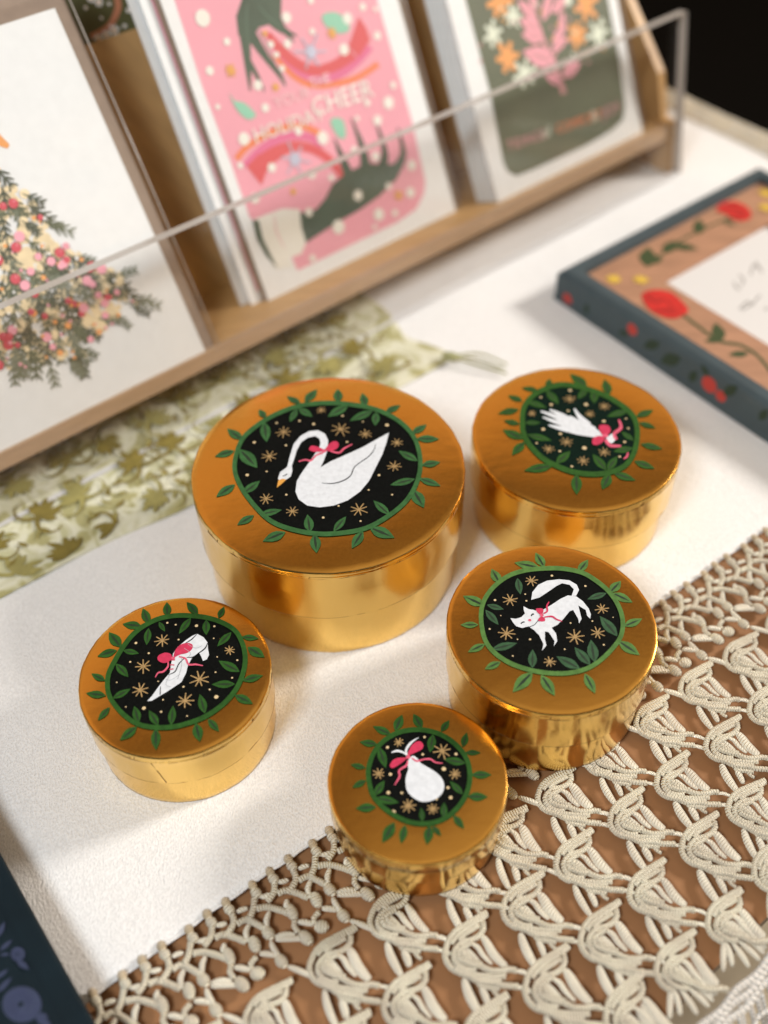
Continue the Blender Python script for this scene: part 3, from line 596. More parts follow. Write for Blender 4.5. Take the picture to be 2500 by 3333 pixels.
# ------------------------------------------------------------------ card rack
def lean(a): return Z*math.cos(a)+NB*math.sin(a)
WR = lean(math.radians(10)); VR = U.cross(WR)           # acrylic front leans 10 degrees; VR points to the viewer
QB = lean(math.radians(26)); NQ = U.cross(QB)
def rk(u_, v_, w_): return RO+U*u_+VR*v_+WR*w_
UE = 46.5
M_WOOD = mat('plywood', (0.50, 0.30, 0.125), 0.5, var=0.12, vscale=40, stretch=(1, 6, 1), bump=.003, bscale=200)
M_WOODF = mat('plywood_edge', (0.46, 0.31, 0.19), 0.5, var=0.08, vscale=60, stretch=(1, 1, 6))
def acrylic(name, tint, rough=0.03, gloss=1.0, bump=0, f0=.02):
    m = bpy.data.materials.new(name); m.use_nodes = True; n = m.node_tree; n.nodes.clear()
    o = n.nodes.new('ShaderNodeOutputMaterial'); mx = n.nodes.new('ShaderNodeMixShader'); tr_ = n.nodes.new('ShaderNodeBsdfTransparent'); gl = n.nodes.new('ShaderNodeBsdfGlossy')
    lw = n.nodes.new('ShaderNodeLayerWeight'); lw.inputs['Blend'].default_value = .5; pw = n.nodes.new('ShaderNodeMath'); pw.operation = 'POWER'; pw.inputs[1].default_value = 4; fr = n.nodes.new('ShaderNodeMath'); fr.operation = 'MULTIPLY_ADD'; fr.inputs[1].default_value = .6; fr.inputs[2].default_value = f0; n.links.new(lw.outputs['Facing'], pw.inputs[0]); n.links.new(pw.outputs[0], fr.inputs[0]); tr_.inputs[0].default_value = (*tint, 1); gl.inputs['Roughness'].default_value = rough
    gl.inputs['Color'].default_value = (gloss, gloss, gloss, 1)
    if bump:
        t = n.nodes.new('ShaderNodeTexCoord'); no = n.nodes.new('ShaderNodeTexNoise'); no.inputs['Scale'].default_value = 22; no.inputs['Detail'].default_value = 1
        bu = n.nodes.new('ShaderNodeBump'); bu.inputs['Distance'].default_value = bump*CM
        n.links.new(t.outputs['Object'], no.inputs['Vector']); n.links.new(no.outputs['Fac'], bu.inputs['Height']); n.links.new(bu.outputs[0], gl.inputs['Normal']); n.links.new(bu.outputs[0], lw.inputs['Normal'])
    n.links.new(fr.outputs[0], mx.inputs[0]); n.links.new(tr_.outputs[0], mx.inputs[1]); n.links.new(gl.outputs[0], mx.inputs[2]); n.links.new(mx.outputs[0], o.inputs[0]); return m
M_ACR = acrylic('clear_acrylic', (0.95, 0.943, 0.935)); M_SLV = acrylic('clear_sleeve', (0.985, 0.985, 0.985), .10, 1, .35, .07)
M_ACE = mat('polished_acrylic_edge', (0.44, 0.40, 0.36), 0.25, spec=.6)
M_ACB = mat('bright_acrylic_edge', (0.75, 0.74, 0.73), 0.25, spec=.6)
rack = empty('card_rack', RO, 'long plywood rack with a clear acrylic front lip, holding three greeting cards', 'card rack')
m = MB(); m.box(rk(-14, -6.6, 2.55), U*(UE+14), VR*5.68, WR*.75, M_WOOD, [M_WOOD, M_WOOD, M_WOOD, M_WOOD, M_WOOD, M_WOOD]); m.build('shelf', rack)
m = MB(); m.box(rk(-14, -.91, 2.5), U*(UE+14), VR*.30, WR*.82, M_WOODF); m.build('shelf_lipping', rack)
BB = rk(0, -6.0, 3.3)
m = MB(); m.box(BB-U*14-NQ*.5, U*(UE+14), NQ*.5, QB*13.2, M_WOOD); m.build('back_board', rack)
m = MB()
prof = [(-.62, 0), (-.62, 3.45), (-1.25, 3.55), (-1.6, 6.3), (-4.05, 10.1), (-6.2, 14.2), (-8.6, 15.2), (-9.5, 12), (-8, 4), (-7.6, 0)]
a_ = [rk(UE, p, q) for p, q in prof]; b_ = [rk(UE+.55, p, q) for p, q in prof]
for lst in (a_, b_): m.poly(lst, M_WOOD)
N_ = len(prof); m.add(a_+b_, [(i, (i+1) % N_, N_+(i+1) % N_, N_+i) for i in range(N_)], M_WOOD); m.build('side_panel', rack)
m = MB(); m.box(rk(-14, -.6, .2), U*(UE+.5+14), VR*.6, WR*9.75, M_ACR, [M_ACB, M_ACE, M_ACR, M_ACE, M_ACR, M_ACE]); m.build('acrylic_lip', rack)
m = MB(); m.box(rk(-6, -5.9, 3.32), U*14, VR*3.2, WR*4.0, M_WOOD); m.build('card_riser', rack)
# ------------------------------------------------------------------ greeting cards
M_PAPER = mat('white_card', (0.80, 0.81, 0.80), 0.6, var=.02); M_KRAFT = mat('kraft_envelope', (0.27, 0.20, 0.15), 0.7, var=.06)
S0 = rk(0, 0, 3.3)
def txt(mb, s, P0, dx, dy, size, m, jig=0):
    cu = bpy.data.curves.new('t', 'FONT'); cu.body = s; cu.size = size; cu.resolution_u = 2
    ob = bpy.data.objects.new('t', cu); C.objects.link(ob); bpy.context.view_layer.update()
    me = ob.evaluated_get(bpy.context.evaluated_depsgraph_get()).to_mesh()
    vs = [P0+dx*v.co.x+dy*v.co.y for v in me.vertices]; fs = [tuple(p.vertices) for p in me.polygons]
    if vs: mb.add(vs, fs, m)
    ob.evaluated_get(bpy.context.evaluated_depsgraph_get()).to_mesh_clear()
    C.objects.unlink(ob); bpy.data.objects.remove(ob); bpy.data.curves.remove(cu)
def card(px, width, height, la, label, group='greeting cards in the plywood rack', shift=(0, 0), th=.12, right=True, field=None, mrg=.0):
    """px: the bottom corner measured in the photograph (right or left)"""
    Q = lean(math.radians(la)); NC = U.cross(Q)
    P = hit(px[0], px[1], S0, WR)+U*shift[0]+VR*shift[1]
    if right: P = P-U*width
    root = empty('greeting_card', P, label, 'greeting card', group)
    c = MB(); c.box(P-NC*th, U*width, Q*height, NC*th, M_PAPER); c.build('folded_card', root)
    if field:
        c = MB(); O = P+NC*.01+U*mrg+Q*mrg; c.add([O, O+U*(width-2*mrg), O+U*(width-2*mrg)+Q*(height-2*mrg), O+Q*(height-2*mrg)], [(0, 1, 2, 3)], field); c.build('print', root)
    return root, P, Q, NC
def sleeve(root, P, Q, NC, w_, h_, e=.55, kraft=True):
    c = MB()
    if kraft: c.box(P-U*.2-NC*.26, U*(w_+.2+e*.8), Q*(h_+(.35 if w_ > 12.5 else 2.2)), NC*.12, M_KRAFT); c.build('kraft_envelope', root)
    c = MB(); n = 14
    vs = [P-U*.3+NC*(.06+.05*mn.noise(Vector((i*.3, j*.4, w_))))+U*(w_+e+.35)*i/n+Q*(h_+.6)*j/n for j in range(n+1) for i in range(n+1)]
    c.add(vs, [(j*(n+1)+i, j*(n+1)+i+1, (j+1)*(n+1)+i+1, (j+1)*(n+1)+i) for j in range(n) for i in range(n)], M_SLV, None, True)
    for (a, b_) in ((P+U*(w_+e), P+U*(w_+e)+Q*(h_+.6)),): c.tube([a, a+(b_-a)*.5+U*.03, b_], .035, M_ACE, n=5)
    c.build('clear_sleeve', root)
# --- tree card
TW, TH = 12.0, 16.5
root, P, Q, NC = card((690, 1158), TW, TH, 32, 'white card printed with a decorated fir tree, foremost and leftmost in the plywood rack', shift=(0, -.62))
sleeve(root, P, Q, NC, TW, TH, .8)
d = Decal(2.37, 0, 600, P, NC, .008)
MT = [mat('fir_green', (0.12, 0.14, 0.085), .7, var=.2, vscale=90), mat('fir_green_dark', (0.085, 0.10, 0.07), .7), mat('fir_green_grey', (0.20, 0.22, 0.16), .7)]
MCREAM = mat('print_cream', (0.80, 0.66, 0.42), .7, var=.1); MRED = mat('print_red', (0.56, 0.09, 0.11), .7); MPK = mat('print_rose', (0.80, 0.36, 0.42), .7); MOR = mat('print_orange', (0.80, 0.36, 0.12), .7); MWH = mat('print_white', (0.85, 0.83, 0.80), .7); MTRK = mat('print_trunk', (0.05, 0.045, 0.035), .7)
def ts(x, y): p = hit(x/2.37, 600+y/2.37, P, NC)-P; return (p.dot(U), p.dot(Q))
ax0 = ts(590, 1380)[0]                                   # trunk axis
right = [ts(*q) for q in ((-700, -480), (0, -170), (90, -60), (240, 90), (330, 200), (480, 330), (640, 480), (760, 560), (930, 680), (1090, 860), (1000, 1000), (870, 1180), (640, 1270), (560, 1330))]
prof_t = sorted([(q[1], max(.2, q[0]-ax0)) for q in right])
tlow, thigh = prof_t[0][0], 14.2
def half(t_):
    for (a, x0), (b, x1) in zip(prof_t, prof_t[1:]):
        if a <= t_ <= b: return x0+(x1-x0)*(t_-a)/(b-a)
    return max(.15, prof_t[-1][1]*(thigh-t_)/(thigh-prof_t[-1][0])) if t_ > prof_t[-1][0] else prof_t[0][1]
tb = MB(); rnd = random.Random(5)
def PP(s_, t_, k): return P+U*s_+Q*t_+NC*(.01+k*.002)
def disc(mb, s_, t_, r, m, k, n=12): mb.add([PP(s_+r*math.cos(2*math.pi*i/n), t_+r*math.sin(2*math.pi*i/n), k) for i in range(n)], [tuple(range(n))], m)
def blade(mb, s0, t0, an, l, w0, m, k):
    dx, dy = math.cos(an), math.sin(an); c = [(0, .3), (.3, 1), (.75, .9), (1, .35)]
    mb.add([PP(s0+dx*l*a-dy*w0*b_, t0+dy*l*a+dx*w0*b_, k) for a, b_ in c]+[PP(s0+dx*l*a+dy*w0*b_, t0+dy*l*a-dx*w0*b_, k) for a, b_ in reversed(c)], [tuple(range(8))], m)
bott = min(q[1] for q in right)
def inside(mg=.3):
    for _ in range(200):
        t_ = rnd.uniform(bott-.2, thigh); h_ = half(t_)-mg
        if h_ <= 0: continue
        if rnd.random() < h_/6.2: return ax0+rnd.uniform(-h_, h_), t_
    return ax0, 5
low = lambda s_: bott+.9*((abs(s_-ax0)-1.6)/3.5)**2 - .3
KK = [0]
def ink(): KK[0] += .01; return KK[0]
for i in range(380):
    s_, t_ = inside(.55)
    if t_ < low(s_)+.4: continue
    disc(tb, s_, t_, rnd.uniform(.12, .26), MCREAM, ink(), 7)
for i in range(135):
    s_, t_ = inside(.25)
    if t_ < low(s_)+.2: continue
    if i % 2 == 0: disc(tb, s_+rnd.uniform(-.3, .3), t_+rnd.uniform(-.3, .3), rnd.uniform(.12, .24), MCREAM, 4+ink(), 7)
    side = (s_-ax0)/4; base = -math.pi/2+side*.9+rnd.uniform(-.7, .7); m = rnd.choice(MT)
    l = rnd.uniform(1.0, 1.5)
    blade(tb, s_, t_, base, l, .05, m, 4+ink())
    for q in (-1, 1):
        for f_ in (.25, .5, .75):
            blade(tb, s_+math.cos(base)*l*f_, t_+math.sin(base)*l*f_, base+q*.62, l*.40*(1.1-f_*.4), .05, m, 4+ink())
for i in range(62):
    s_, t_ = inside(.35); r = rnd.uniform(.13, .24)
    if t_ < low(s_)+.3: continue
    m = rnd.choice([MRED, MRED, MPK, MPK, MOR]); r *= .7 if m is MOR else 1
    kq = 32+KK[0]*.2+i*.02; disc(tb, s_, t_, r, m, kq); disc(tb, s_+r*.3, t_+r*.35, r*.16, MPK, kq+.01, 8)
for i in range(60):
    s_, t_ = inside(.15)
    if t_ > low(s_): disc(tb, s_, t_, rnd.uniform(.05, .09), rnd.choice([MOR, MPK, MWH]), 42+i*.01, 8)
q0 = bott-.35; tb.add([PP(ax0-.28, q0+.35, 1), PP(ax0-.22, q0-.45, 1), PP(ax0, q0-.55, 1), PP(ax0+.25, q0-.45, 1), PP(ax0+.3, q0+.35, 1)], [(0, 1, 2, 3, 4)], MTRK)
st_ = ts(47, -700); RS = max(.9, (st_[0]-ax0)*1.05)
for k in range(5):
    an = math.pi/2+k*2*math.pi/5; blade(tb, ax0, st_[1], an-math.pi/2*0, RS, .30, MOR, 5)
tb.build('fir_tree_print', root)
# --- pink card
pk = mat('print_pink', (0.80, 0.36, 0.43), .55, var=.04, vscale=20); GR = mat('print_dark_green', (0.055, 0.095, 0.065), .6, var=.15, vscale=60)
GRL = mat('print_mid_green', (0.10, 0.17, 0.12), .6); MINT = mat('print_mint', (0.28, 0.58, 0.42), .6); RD = mat('print_coral', (0.66, 0.10, 0.11), .6); MG = mat('print_magenta', (0.70, 0.16, 0.30), .6)
ORR = mat('print_tangerine', (0.78, 0.22, 0.09), .6); YL = mat('print_mustard', (0.75, 0.38, 0.10), .6); CR = mat('print_ivory', (0.80, 0.78, 0.70), .6); BLU = mat('print_pale_blue', (0.50, 0.50, 0.60), .6); TXT = mat('print_blush', (0.86, 0.60, 0.62), .6)
def pink_card(label, shift, full):
    root, P, Q, NC = card((875, 980), 13.0, 17.8, 26, label, shift=shift, right=False, field=None if full else pk, mrg=.55)
    return root, P, Q, NC
root, P, Q, NC = pink_card('pink card with dark green hands, red ribbon and white snow dots, front of its pair', (0, 0), True)
sleeve(root, P, Q, NC, 13.0, 17.8, .35)
d = Decal(1.659, 450, 0, P, NC, .0025)
d.poly([(120, -260), (195, 0), (350, 480), (500, 880), (600, 1170), (620, 1190), (790, 1150), (870, 1290), (830, 1395), (860, 1462), (1000, 1395), (1400, 1200), (1500, 1130), (1545, 1040), (1550, 980), (1480, 660), (1290, 0), (1200, -300)], pk)
d.up(); d.poly([(500, -200), (570, -40), (528, 90), (540, 190), (600, 250), (650, 150), (700, 135), (770, 90), (775, -40), (780, -200)], GR)
for q in ([(560, 100, 60), (580, 240, 50), (592, 360, 34), (603, 490, 8)], [(590, 320, 30), (640, 410, 24), (682, 495, 6)], [(610, 190, 60), (690, 310, 38), (760, 400, 26), (795, 465, 8)], [(720, 90, 90), (780, 160, 44), (860, 195, 6)], [(740, 120, 40), (800, 180, 26), (842, 228, 6)]): d.stroke(q, GR)
d.stroke([(590, 20, 5), (585, 120, 7), (600, 300, 4)], GRL); d.stroke([(650, 30, 5), (700, 90, 7), (780, 150, 4)], GRL); d.stroke([(640, 140, 4), (680, 220, 5), (740, 350, 4)], GRL)
for q, m_ in (([(735, 290), (800, 370), (870, 430), (960, 462), (1100, 445), (1200, 410), (1295, 345)], ORR), ([(590-60, 860), (580, 800), (680, 735), (780, 690), (880, 680), (980, 720)], ORR)): d.stroke(q, m_, 34)
for q in ([(735, 240), (800, 320), (880, 395), (980, 430), (1090, 400), (1180, 330), (1250, 250)], [(580, 900), (640, 830), (720, 770), (820, 735), (920, 740), (1000, 780)]): d.stroke(q, MG, 46)
d.up()
for q in ([(700, 180, 30), (760, 260, 50), (850, 340, 56), (950, 380, 56), (1060, 355, 60), (1160, 290, 70)], [(640, 910, 90), (720, 840, 80), (830, 790, 56), (940, 805, 50), (1040, 870, 46), (1110, 960, 40)]): d.stroke(q, RD)
d.poly([(1135, 250), (1190, 90), (1230, 150), (1252, 215), (1190, 310)], RD); d.poly([(585, 900), (665, 1000), (720, 850), (650, 830)], RD)
d.up(); d.poly([(870, 1150), (960, 1130), (1010, 1070), (1050, 990), (1130, 930), (1230, 880), (1340, 890), (1400, 880), (1400, 960), (1300, 1060), (1200, 1130), (1060, 1210), (900, 1315), (870, 1230)], GR)
for q in ([(1140, 960, 60), (1100, 850, 34), (1058, 750, 6)], [(1230, 930, 66), (1210, 800, 36), (1150, 640, 6)], [(1310, 930, 66), (1330, 820, 34), (1290, 680, 10)], [(1380, 930, 60), (1430, 830, 32), (1400, 690, 6)]): d.stroke(q, GR)
d.poly([(630, 1180), (780, 1125), (870, 1130), (880, 1230), (905, 1310), (880, 1370), (810, 1395), (840, 1440), (740, 1450), (660, 1330)], CR)
d.up(); d.poly([(615, 1190), (650, 1190), (672, 1290), (750, 1448), (690, 1380), (640, 1290)], GR); d.stroke([(735, 1160, 3), (745, 1250, 6), (790, 1340, 3)], MPK)
d.poly([(990, 85), (1060, 65), (1120, 105), (1140, 160), (1090, 182), (1020, 150)], MINT, 3); d.poly([(488, 500), (520, 545), (570, 555), (635, 620), (590, 645), (530, 590)], MINT, 3); d.poly([(1035, 655), (1075, 635), (1110, 660), (1118, 740), (1080, 742)], MINT, 3)
d.up()
for x, y, r in ((347, 98, 48), (478, 225, 22), (385, 382, 26), (800, 95, 30), (1128, 100, 30), (1290, 193, 22), (1110, 268, 30), (805, 237, 24), (645, 460, 28), (685, 582, 24), (570, 750, 36), (428, 577, 16), (1350, 555, 32), (995, 745, 36), (865, 710, 22), (720, 905, 26), (935, 940, 26), (1185, 1055, 28), (1080, 1225, 38), (1297, 1158, 32), (1468, 1040, 26), (1475, 893, 26), (628, 1070, 30), (920, 1145, 24), (550, 893, 18), (1280, 845, 24), (1235, 555, 18), (715, 240, 20), (1350, 1005, 18), (938, 170, 18), (1210, 38, 20), (940, 1395, 20), (930, 2, 20), (1290, 650, 26), (1165, 810, 20), (1040, 960, 18), (1280, 50, 14), (745, 295, 18), (775, 370, 18), (1375, 460, 18), (1180, 640, 14), (1385, 1150, 18), (1275, 1225, 14)): d.disc(x, y, r*.85, CR)
for x, y, r in ((497, 380, 32), (1045, 180, 25), (740, 470, 18), (1405, 1055, 24), (835, 1035, 16), (683, 180, 14)): d.star(x, y, r, YL, 6, .12)
for x, y in ((930, 280), (845, 860)): d.star(x, y, 85, BLU, 6, .07); d.disc(x, y, 30, BLU)
d.up()
dxx = (d.P(1240, 500)-d.P(930, 610)); dxx.normalize(); dyy = NC.cross(dxx)
txt(d.mb, 'CHEER', d.P(945, 635), dxx, dyy, 1.3, CR); d.up(); txt(d.mb, 'YOUR', d.P(740, 590), dxx, dyy, .8, TXT); txt(d.mb, 'THE', d.P(930, 480), dxx, dyy, .7, TXT)
dx2 = (d.P(860, 690)-d.P(630, 770)).normalized(); txt(d.mb, 'HOLIDAY', d.P(630, 775), dx2, NC.cross(dx2), 1.0, CR)
d.mb.build('hands_print', root)
pink_card('pink card just behind the front pink card, only its left edge showing', (-.85, -.35), False)
card((875, 980), 13.0, 17.8, 26, 'hindmost white card edge of the pink bundle', shift=(-1.25, -.75), right=False)
# --- dark green card
DG = mat('print_forest', (0.105, 0.125, 0.075), .5, var=.1, vscale=40); PKD = mat('print_dusty_pink', (0.62, 0.30, 0.32), .6); WG = mat('print_pale_green_white', (0.72, 0.76, 0.62), .6)
root, P, Q, NC = card((1622, 660), 12.1, 16.5, 26, 'dark green card with pink sprig, orange stars and lettering in its bundle', right=False)
d = Decal(1.4426, 1350, 0, P, NC, .003)
d.poly([(180, -230), (238, 0), (350, 420), (415, 760), (435, 805), (475, 828), (560, 795), (800, 685), (930, 610), (978, 560), (988, 500), (960, 280), (905, -20), (860, -250)], DG); d.up()
pk2 = MPK
d.stroke([(700, 440, 26), (650, 290, 22), (600, 180, 18), (560, 60, 16), (540, -80, 12)], PKD); d.stroke([(650, 280, 10), (690, 150, 12), (660, -20, 10)], PKD)
for x0, y0, x1, y1 in ((660, 290, 505, 240), (610, 180, 500, 160), (600, 150, 490, 90), (575, 90, 480, 0), (640, 240, 720, 175), (640, 200, 715, 120), (680, 170, 700, 50), (600, 100, 640, -40), (690, 360, 780, 290), (690, 390, 610, 350), (580, 40, 520, -60), (640, 60, 720, -20)):
    d.leaf(x0, y0, x1, y1, pk2, PKD, .42)
for x, y, r in ((395, 10, 62), (800, 20, 62), (760, 165, 48), (435, 270, 62)): d.star(x, y, r, MOR, 6, .28); d.disc(x, y, r*.5, MOR)
for x, y, r in ((460, 75, 42), (365, 160, 50), (860, 160, 55), (515, 345, 55), (720, 0, 20)): d.star(x, y, r, WG, 6, .2); d.disc(x, y, r*.4, WG)
for i in range(24): x, y = random.uniform(300, 900), random.uniform(-100, 300); d.disc(x, y, 6, random.choice([YL, WG, PKD]))
d.up(); a = d.P((1652-1350)*1.4426, 492*1.4426); b_ = d.P((2010-1350)*1.4426, 368*1.4426); dx = (b_-a).normalized(); dy = NC.cross(dx); L = (b_-a).length
for s_, o, m_ in (('TIDINGS', 0, PKD), ('of', .30, WG), ('COMFORT', .43, ORR), ('&', .75, WG), ('JOY', .86, PKD)): txt(d.mb, s_, a+dx*L*o, dx, dy, .78 if len(s_) > 3 else .9, m_)
d.mb.build('sprig_print', root)
sleeve(root, P, Q, NC, 12.1, 16.5, .25, kraft=False)
for k in range(4):
    card((1622, 660), 12.1, 16.5, 26, ('second', 'third', 'fourth', 'last')[k]+' card edge counted from the front of the dark green bundle', shift=(-.17*(k+1), -.24*(k+1)), th=.08, right=False, group='white cards stacked behind the dark green card')
# --- olive card on the tier behind
O2 = BB-NQ*1.2+U*9.8; roc = empty('greeting_card', O2, 'olive card with white flowers and a copper curl, behind the plywood back board', 'greeting card', 'greeting cards in the plywood rack')
OL = mat('print_olive', (0.095, 0.095, 0.035), .6, var=.25, vscale=30); CP = mat('print_copper', (0.50, 0.20, 0.11), .5)
m = MB(); m.box(O2-NQ*.12, U*11.0, QB*17.5, NQ*.12, M_PAPER); m.build('folded_card', roc)
d = Decal(2.37, 0, 0, O2, NQ, .01)
d.mb.add([O2+NQ*.01, O2+U*11+NQ*.01, O2+U*11+QB*17.5+NQ*.01, O2+QB*17.5+NQ*.01], [(0, 1, 2, 3)], OL)
d.up(); d.stroke([(870, -160), (905, 0), (905, 80), (850, 190), (770, 250), (700, 285)], CP, 50)
for x, y, r in ((880, 235, 45), (820, 270, 38), (760, 300, 40), (760, 15, 34), (700, -10, 30), (990, 80, 16), (840, 30, 12), (960, 200, 14), (660, 60, 14), (780, 140, 10)): d.star(x, y, r, MWH, 6, .1); d.disc(x, y, r*.3, YL)
d.mb.build('flower_print', roc)
# ------------------------------------------------------------------ green patterned runner
def runner_mat():
    m = bpy.data.materials.new('olive_damask'); m.use_nodes = True; n = m.node_tree; b = n.nodes['Principled BSDF']; b.inputs['Roughness'].default_value = .9; b.inputs['Sheen Weight'].default_value = .3
    t = n.nodes.new('ShaderNodeTexCoord')
    no = n.nodes.new('ShaderNodeTexNoise'); no.inputs['Scale'].default_value = 34; no.inputs['Detail'].default_value = 3; no.inputs['Distortion'].default_value = 1.6; n.links.new(t.outputs['Object'], no.inputs['Vector'])
    r = n.nodes.new('ShaderNodeValToRGB'); e = r.color_ramp.elements; e[0].position = .40; e[0].color = (0.36, 0.33, 0.14, 1); e[1].position = .46; e[1].color = (0.58, 0.56, 0.38, 1)
    k = e.new(.53); k.color = (0.64, 0.62, 0.48, 1); k = e.new(.64); k.color = (0.45, 0.43, 0.24, 1)
    n.links.new(no.outputs['Fac'], r.inputs[0]); n.links.new(r.outputs[0], b.inputs['Base Color'])
    n2 = n.nodes.new('ShaderNodeTexNoise'); n2.inputs['Scale'].default_value = 900; n.links.new(t.outputs['Object'], n2.inputs['Vector'])
    bu = n.nodes.new('ShaderNodeBump'); bu.inputs['Distance'].default_value = .06*CM; n.links.new(n2.outputs['Fac'], bu.inputs['Height']); n.links.new(bu.outputs[0], b.inputs['Normal']); return m
M_RUN = runner_mat(); SAG = mat('sage_flock', (0.27, 0.235, 0.075), .9, var=.2, vscale=150); OLV = mat('olive_flock', (0.185, 0.140, 0.025), .9, var=.25, vscale=150); CRM = mat('cream_flock', (0.66, 0.64, 0.47), .9, var=.1, vscale=150)
out_ = [(-28, 22.2), (-21.5, 26.9), (-16.86, 30.17), (-14.08, 32.23), (-12.23, 33.46), (-8.84, 35.49), (-4, 39.3), (1.05, 43.3), (2.9, 44.7), (3.78, 45.61), (2.9, 46.5), (1.61, 47.2), (1.0, 48.3), (0.61, 49.32), (-.58, 50.91), (-6, 56.5), (-16, 52), (-34, 38)]
sm = cat_closed(out_, 4); rz = .14
m = MB(); cxr, cyr = -12, 41
rings = []
for f_, z in ((1.0, .0), (1.003, .06), (.997, .11), (.985, .13), (.95, rz)): rings.append([(cxr+(x-cxr)*f_, cyr+(y-cyr)*f_, z+.01*math.sin(x*3+y)) for x, y in sm])
ns = len(sm)
m.add([p for r in rings for p in r], [(i*ns+k, i*ns+(k+1) % ns, (i+1)*ns+(k+1) % ns, (i+1)*ns+k) for i in range(4) for k in range(ns)], M_RUN, None, True)
m.poly(rings[-1], M_RUN)
run = empty('table_runner', (cxr, cyr, 0), 'olive and cream damask runner with tasselled point, lying partly under the card rack', 'table runner')
rr_ = random.Random(8)
def inp(x, y):
    c = False
    for (x1, y1), (x2, y2) in zip(sm, sm[1:]+sm[:1]):
        if (y1 > y) != (y2 > y) and x < (x2-x1)*(y-y1)/(y2-y1)+x1: c = not c
    return c
def plume(x, y, an, L, mt, k):
    pts = []; c = rr_.uniform(-1.0, 1.0)
    for i in range(9): pts.append((x, y, an)); x += math.cos(an)*L/8; y += math.sin(an)*L/8; an += c/8*1.6
    z = rz+.016+k*.0006
    for i, (px_, py_, a_) in enumerate(pts[:-1]):
        for s_ in (-1, 1):
            l = L*.24*(1-i/10)+.12; b_ = a_+s_*.9; w_ = l*.26
            dx_, dy_ = math.cos(b_), math.sin(b_); e_ = (px_+dx_*l+math.cos(a_)*l*.35, py_+dy_*l+math.sin(a_)*l*.35)
            mx_, my_ = (px_+e_[0])/2, (py_+e_[1])/2
            z += .00002
            if not (inp(px_, py_) and inp(*e_)): continue
            m.add([(px_, py_, z), (mx_-dy_*w_, my_+dx_*w_, z), (e_[0], e_[1], z), (mx_+dy_*w_, my_-dx_*w_, z)], [(0, 1, 2, 3)], mt)
def lobe(x, y, an, l, w_, mt, k):
    if not inp(x+math.cos(an)*l, y+math.sin(an)*l) or not inp(x, y): return
    z = rz+.012+k*.0004; c_, s_ = math.cos(an), math.sin(an); pr = [(0, .1), (.25, .6), (.5, 1), (.75, .85), (.93, .4), (1, 0)]
    bend = rr_.uniform(-.25, .25)*l
    vs = [(x+c_*l*a-s_*(w_*b+bend*a*a), y+s_*l*a+c_*(w_*b+bend*a*a), z) for a, b in pr]+[(x+c_*l*a+s_*(w_*b-bend*a*a), y+s_*l*a-c_*(w_*b-bend*a*a), z) for a, b in reversed(pr[:-1])]
    m.add(vs, [tuple(range(len(vs)))], mt)
def scroll(x, y, an, L, turn, w_, mt, k):
    z = rz+.012+k*.0004; A = []; B_3 = []; ok = True
    for i in range(15):
        A.append((x-math.sin(an)*w_*(1-i/16), y+math.cos(an)*w_*(1-i/16), z)); B_3.append((x+math.sin(an)*w_*(1-i/16), y-math.cos(an)*w_*(1-i/16), z)); ok = ok and inp(x, y)
        x += math.cos(an)*L/15; y += math.sin(an)*L/15; an += turn*(.6+i/12)
    if ok: m.add(A+B_3, [(i, i+1, 15+i+1, 15+i) for i in range(14)], mt)
kk = 0
for gi in range(0, 12):
    for gj in range(0, 5):
        x = -20+gi*2.35*.8-gj*2.5*.61+rr_.uniform(-.4, .4); y = 28.4+gi*2.35*.62+gj*2.5*.79+rr_.uniform(-.4, .4); a0 = rr_.uniform(0, 6.28); mt = (OLV, OLV, SAG)[(gi+gj) % 3]
        for i in range(7): kk += 1; lobe(x, y, a0+(i-3)*.42, (1.25-.1*abs(i-3))*rr_.uniform(.8, 1.1), .17, mt, kk)
        for sgn in (-1, 1): kk += 1; scroll(x, y, a0+math.pi+sgn*.5, 2.3, sgn*.22, .13, mt, kk)
        for i in range(4):
            kk += 1; lobe(x-math.cos(a0+.3*i)*1.2+rr_.uniform(-.5, .5), y-math.sin(a0+.3*i)*1.2+rr_.uniform(-.5, .5), rr_.uniform(0, 6.28), .6, .11, (SAG, OLV)[i % 2], kk)
m.build('fabric', run)
TAS = mat('tassel_thread', (0.30, 0.30, 0.14), .8)
m = MB(); p0 = at(1467, 1160, .4)
for x1, y1, xm, ym in ((1650, 1186, 1560, 1150), (1650, 1216, 1560, 1190), (1640, 1200, 1550, 1168)):
    q_ = [tuple(p0), tuple(at(xm, ym, .25)), tuple(at(x1, y1, .1))]
    m.tube([Vector(p) for p in cat_open(q_, 6)], .055, TAS, n=5)
m.blob(p0, .5, .28, .25, TAS, -.3); m.build('tassel', run)
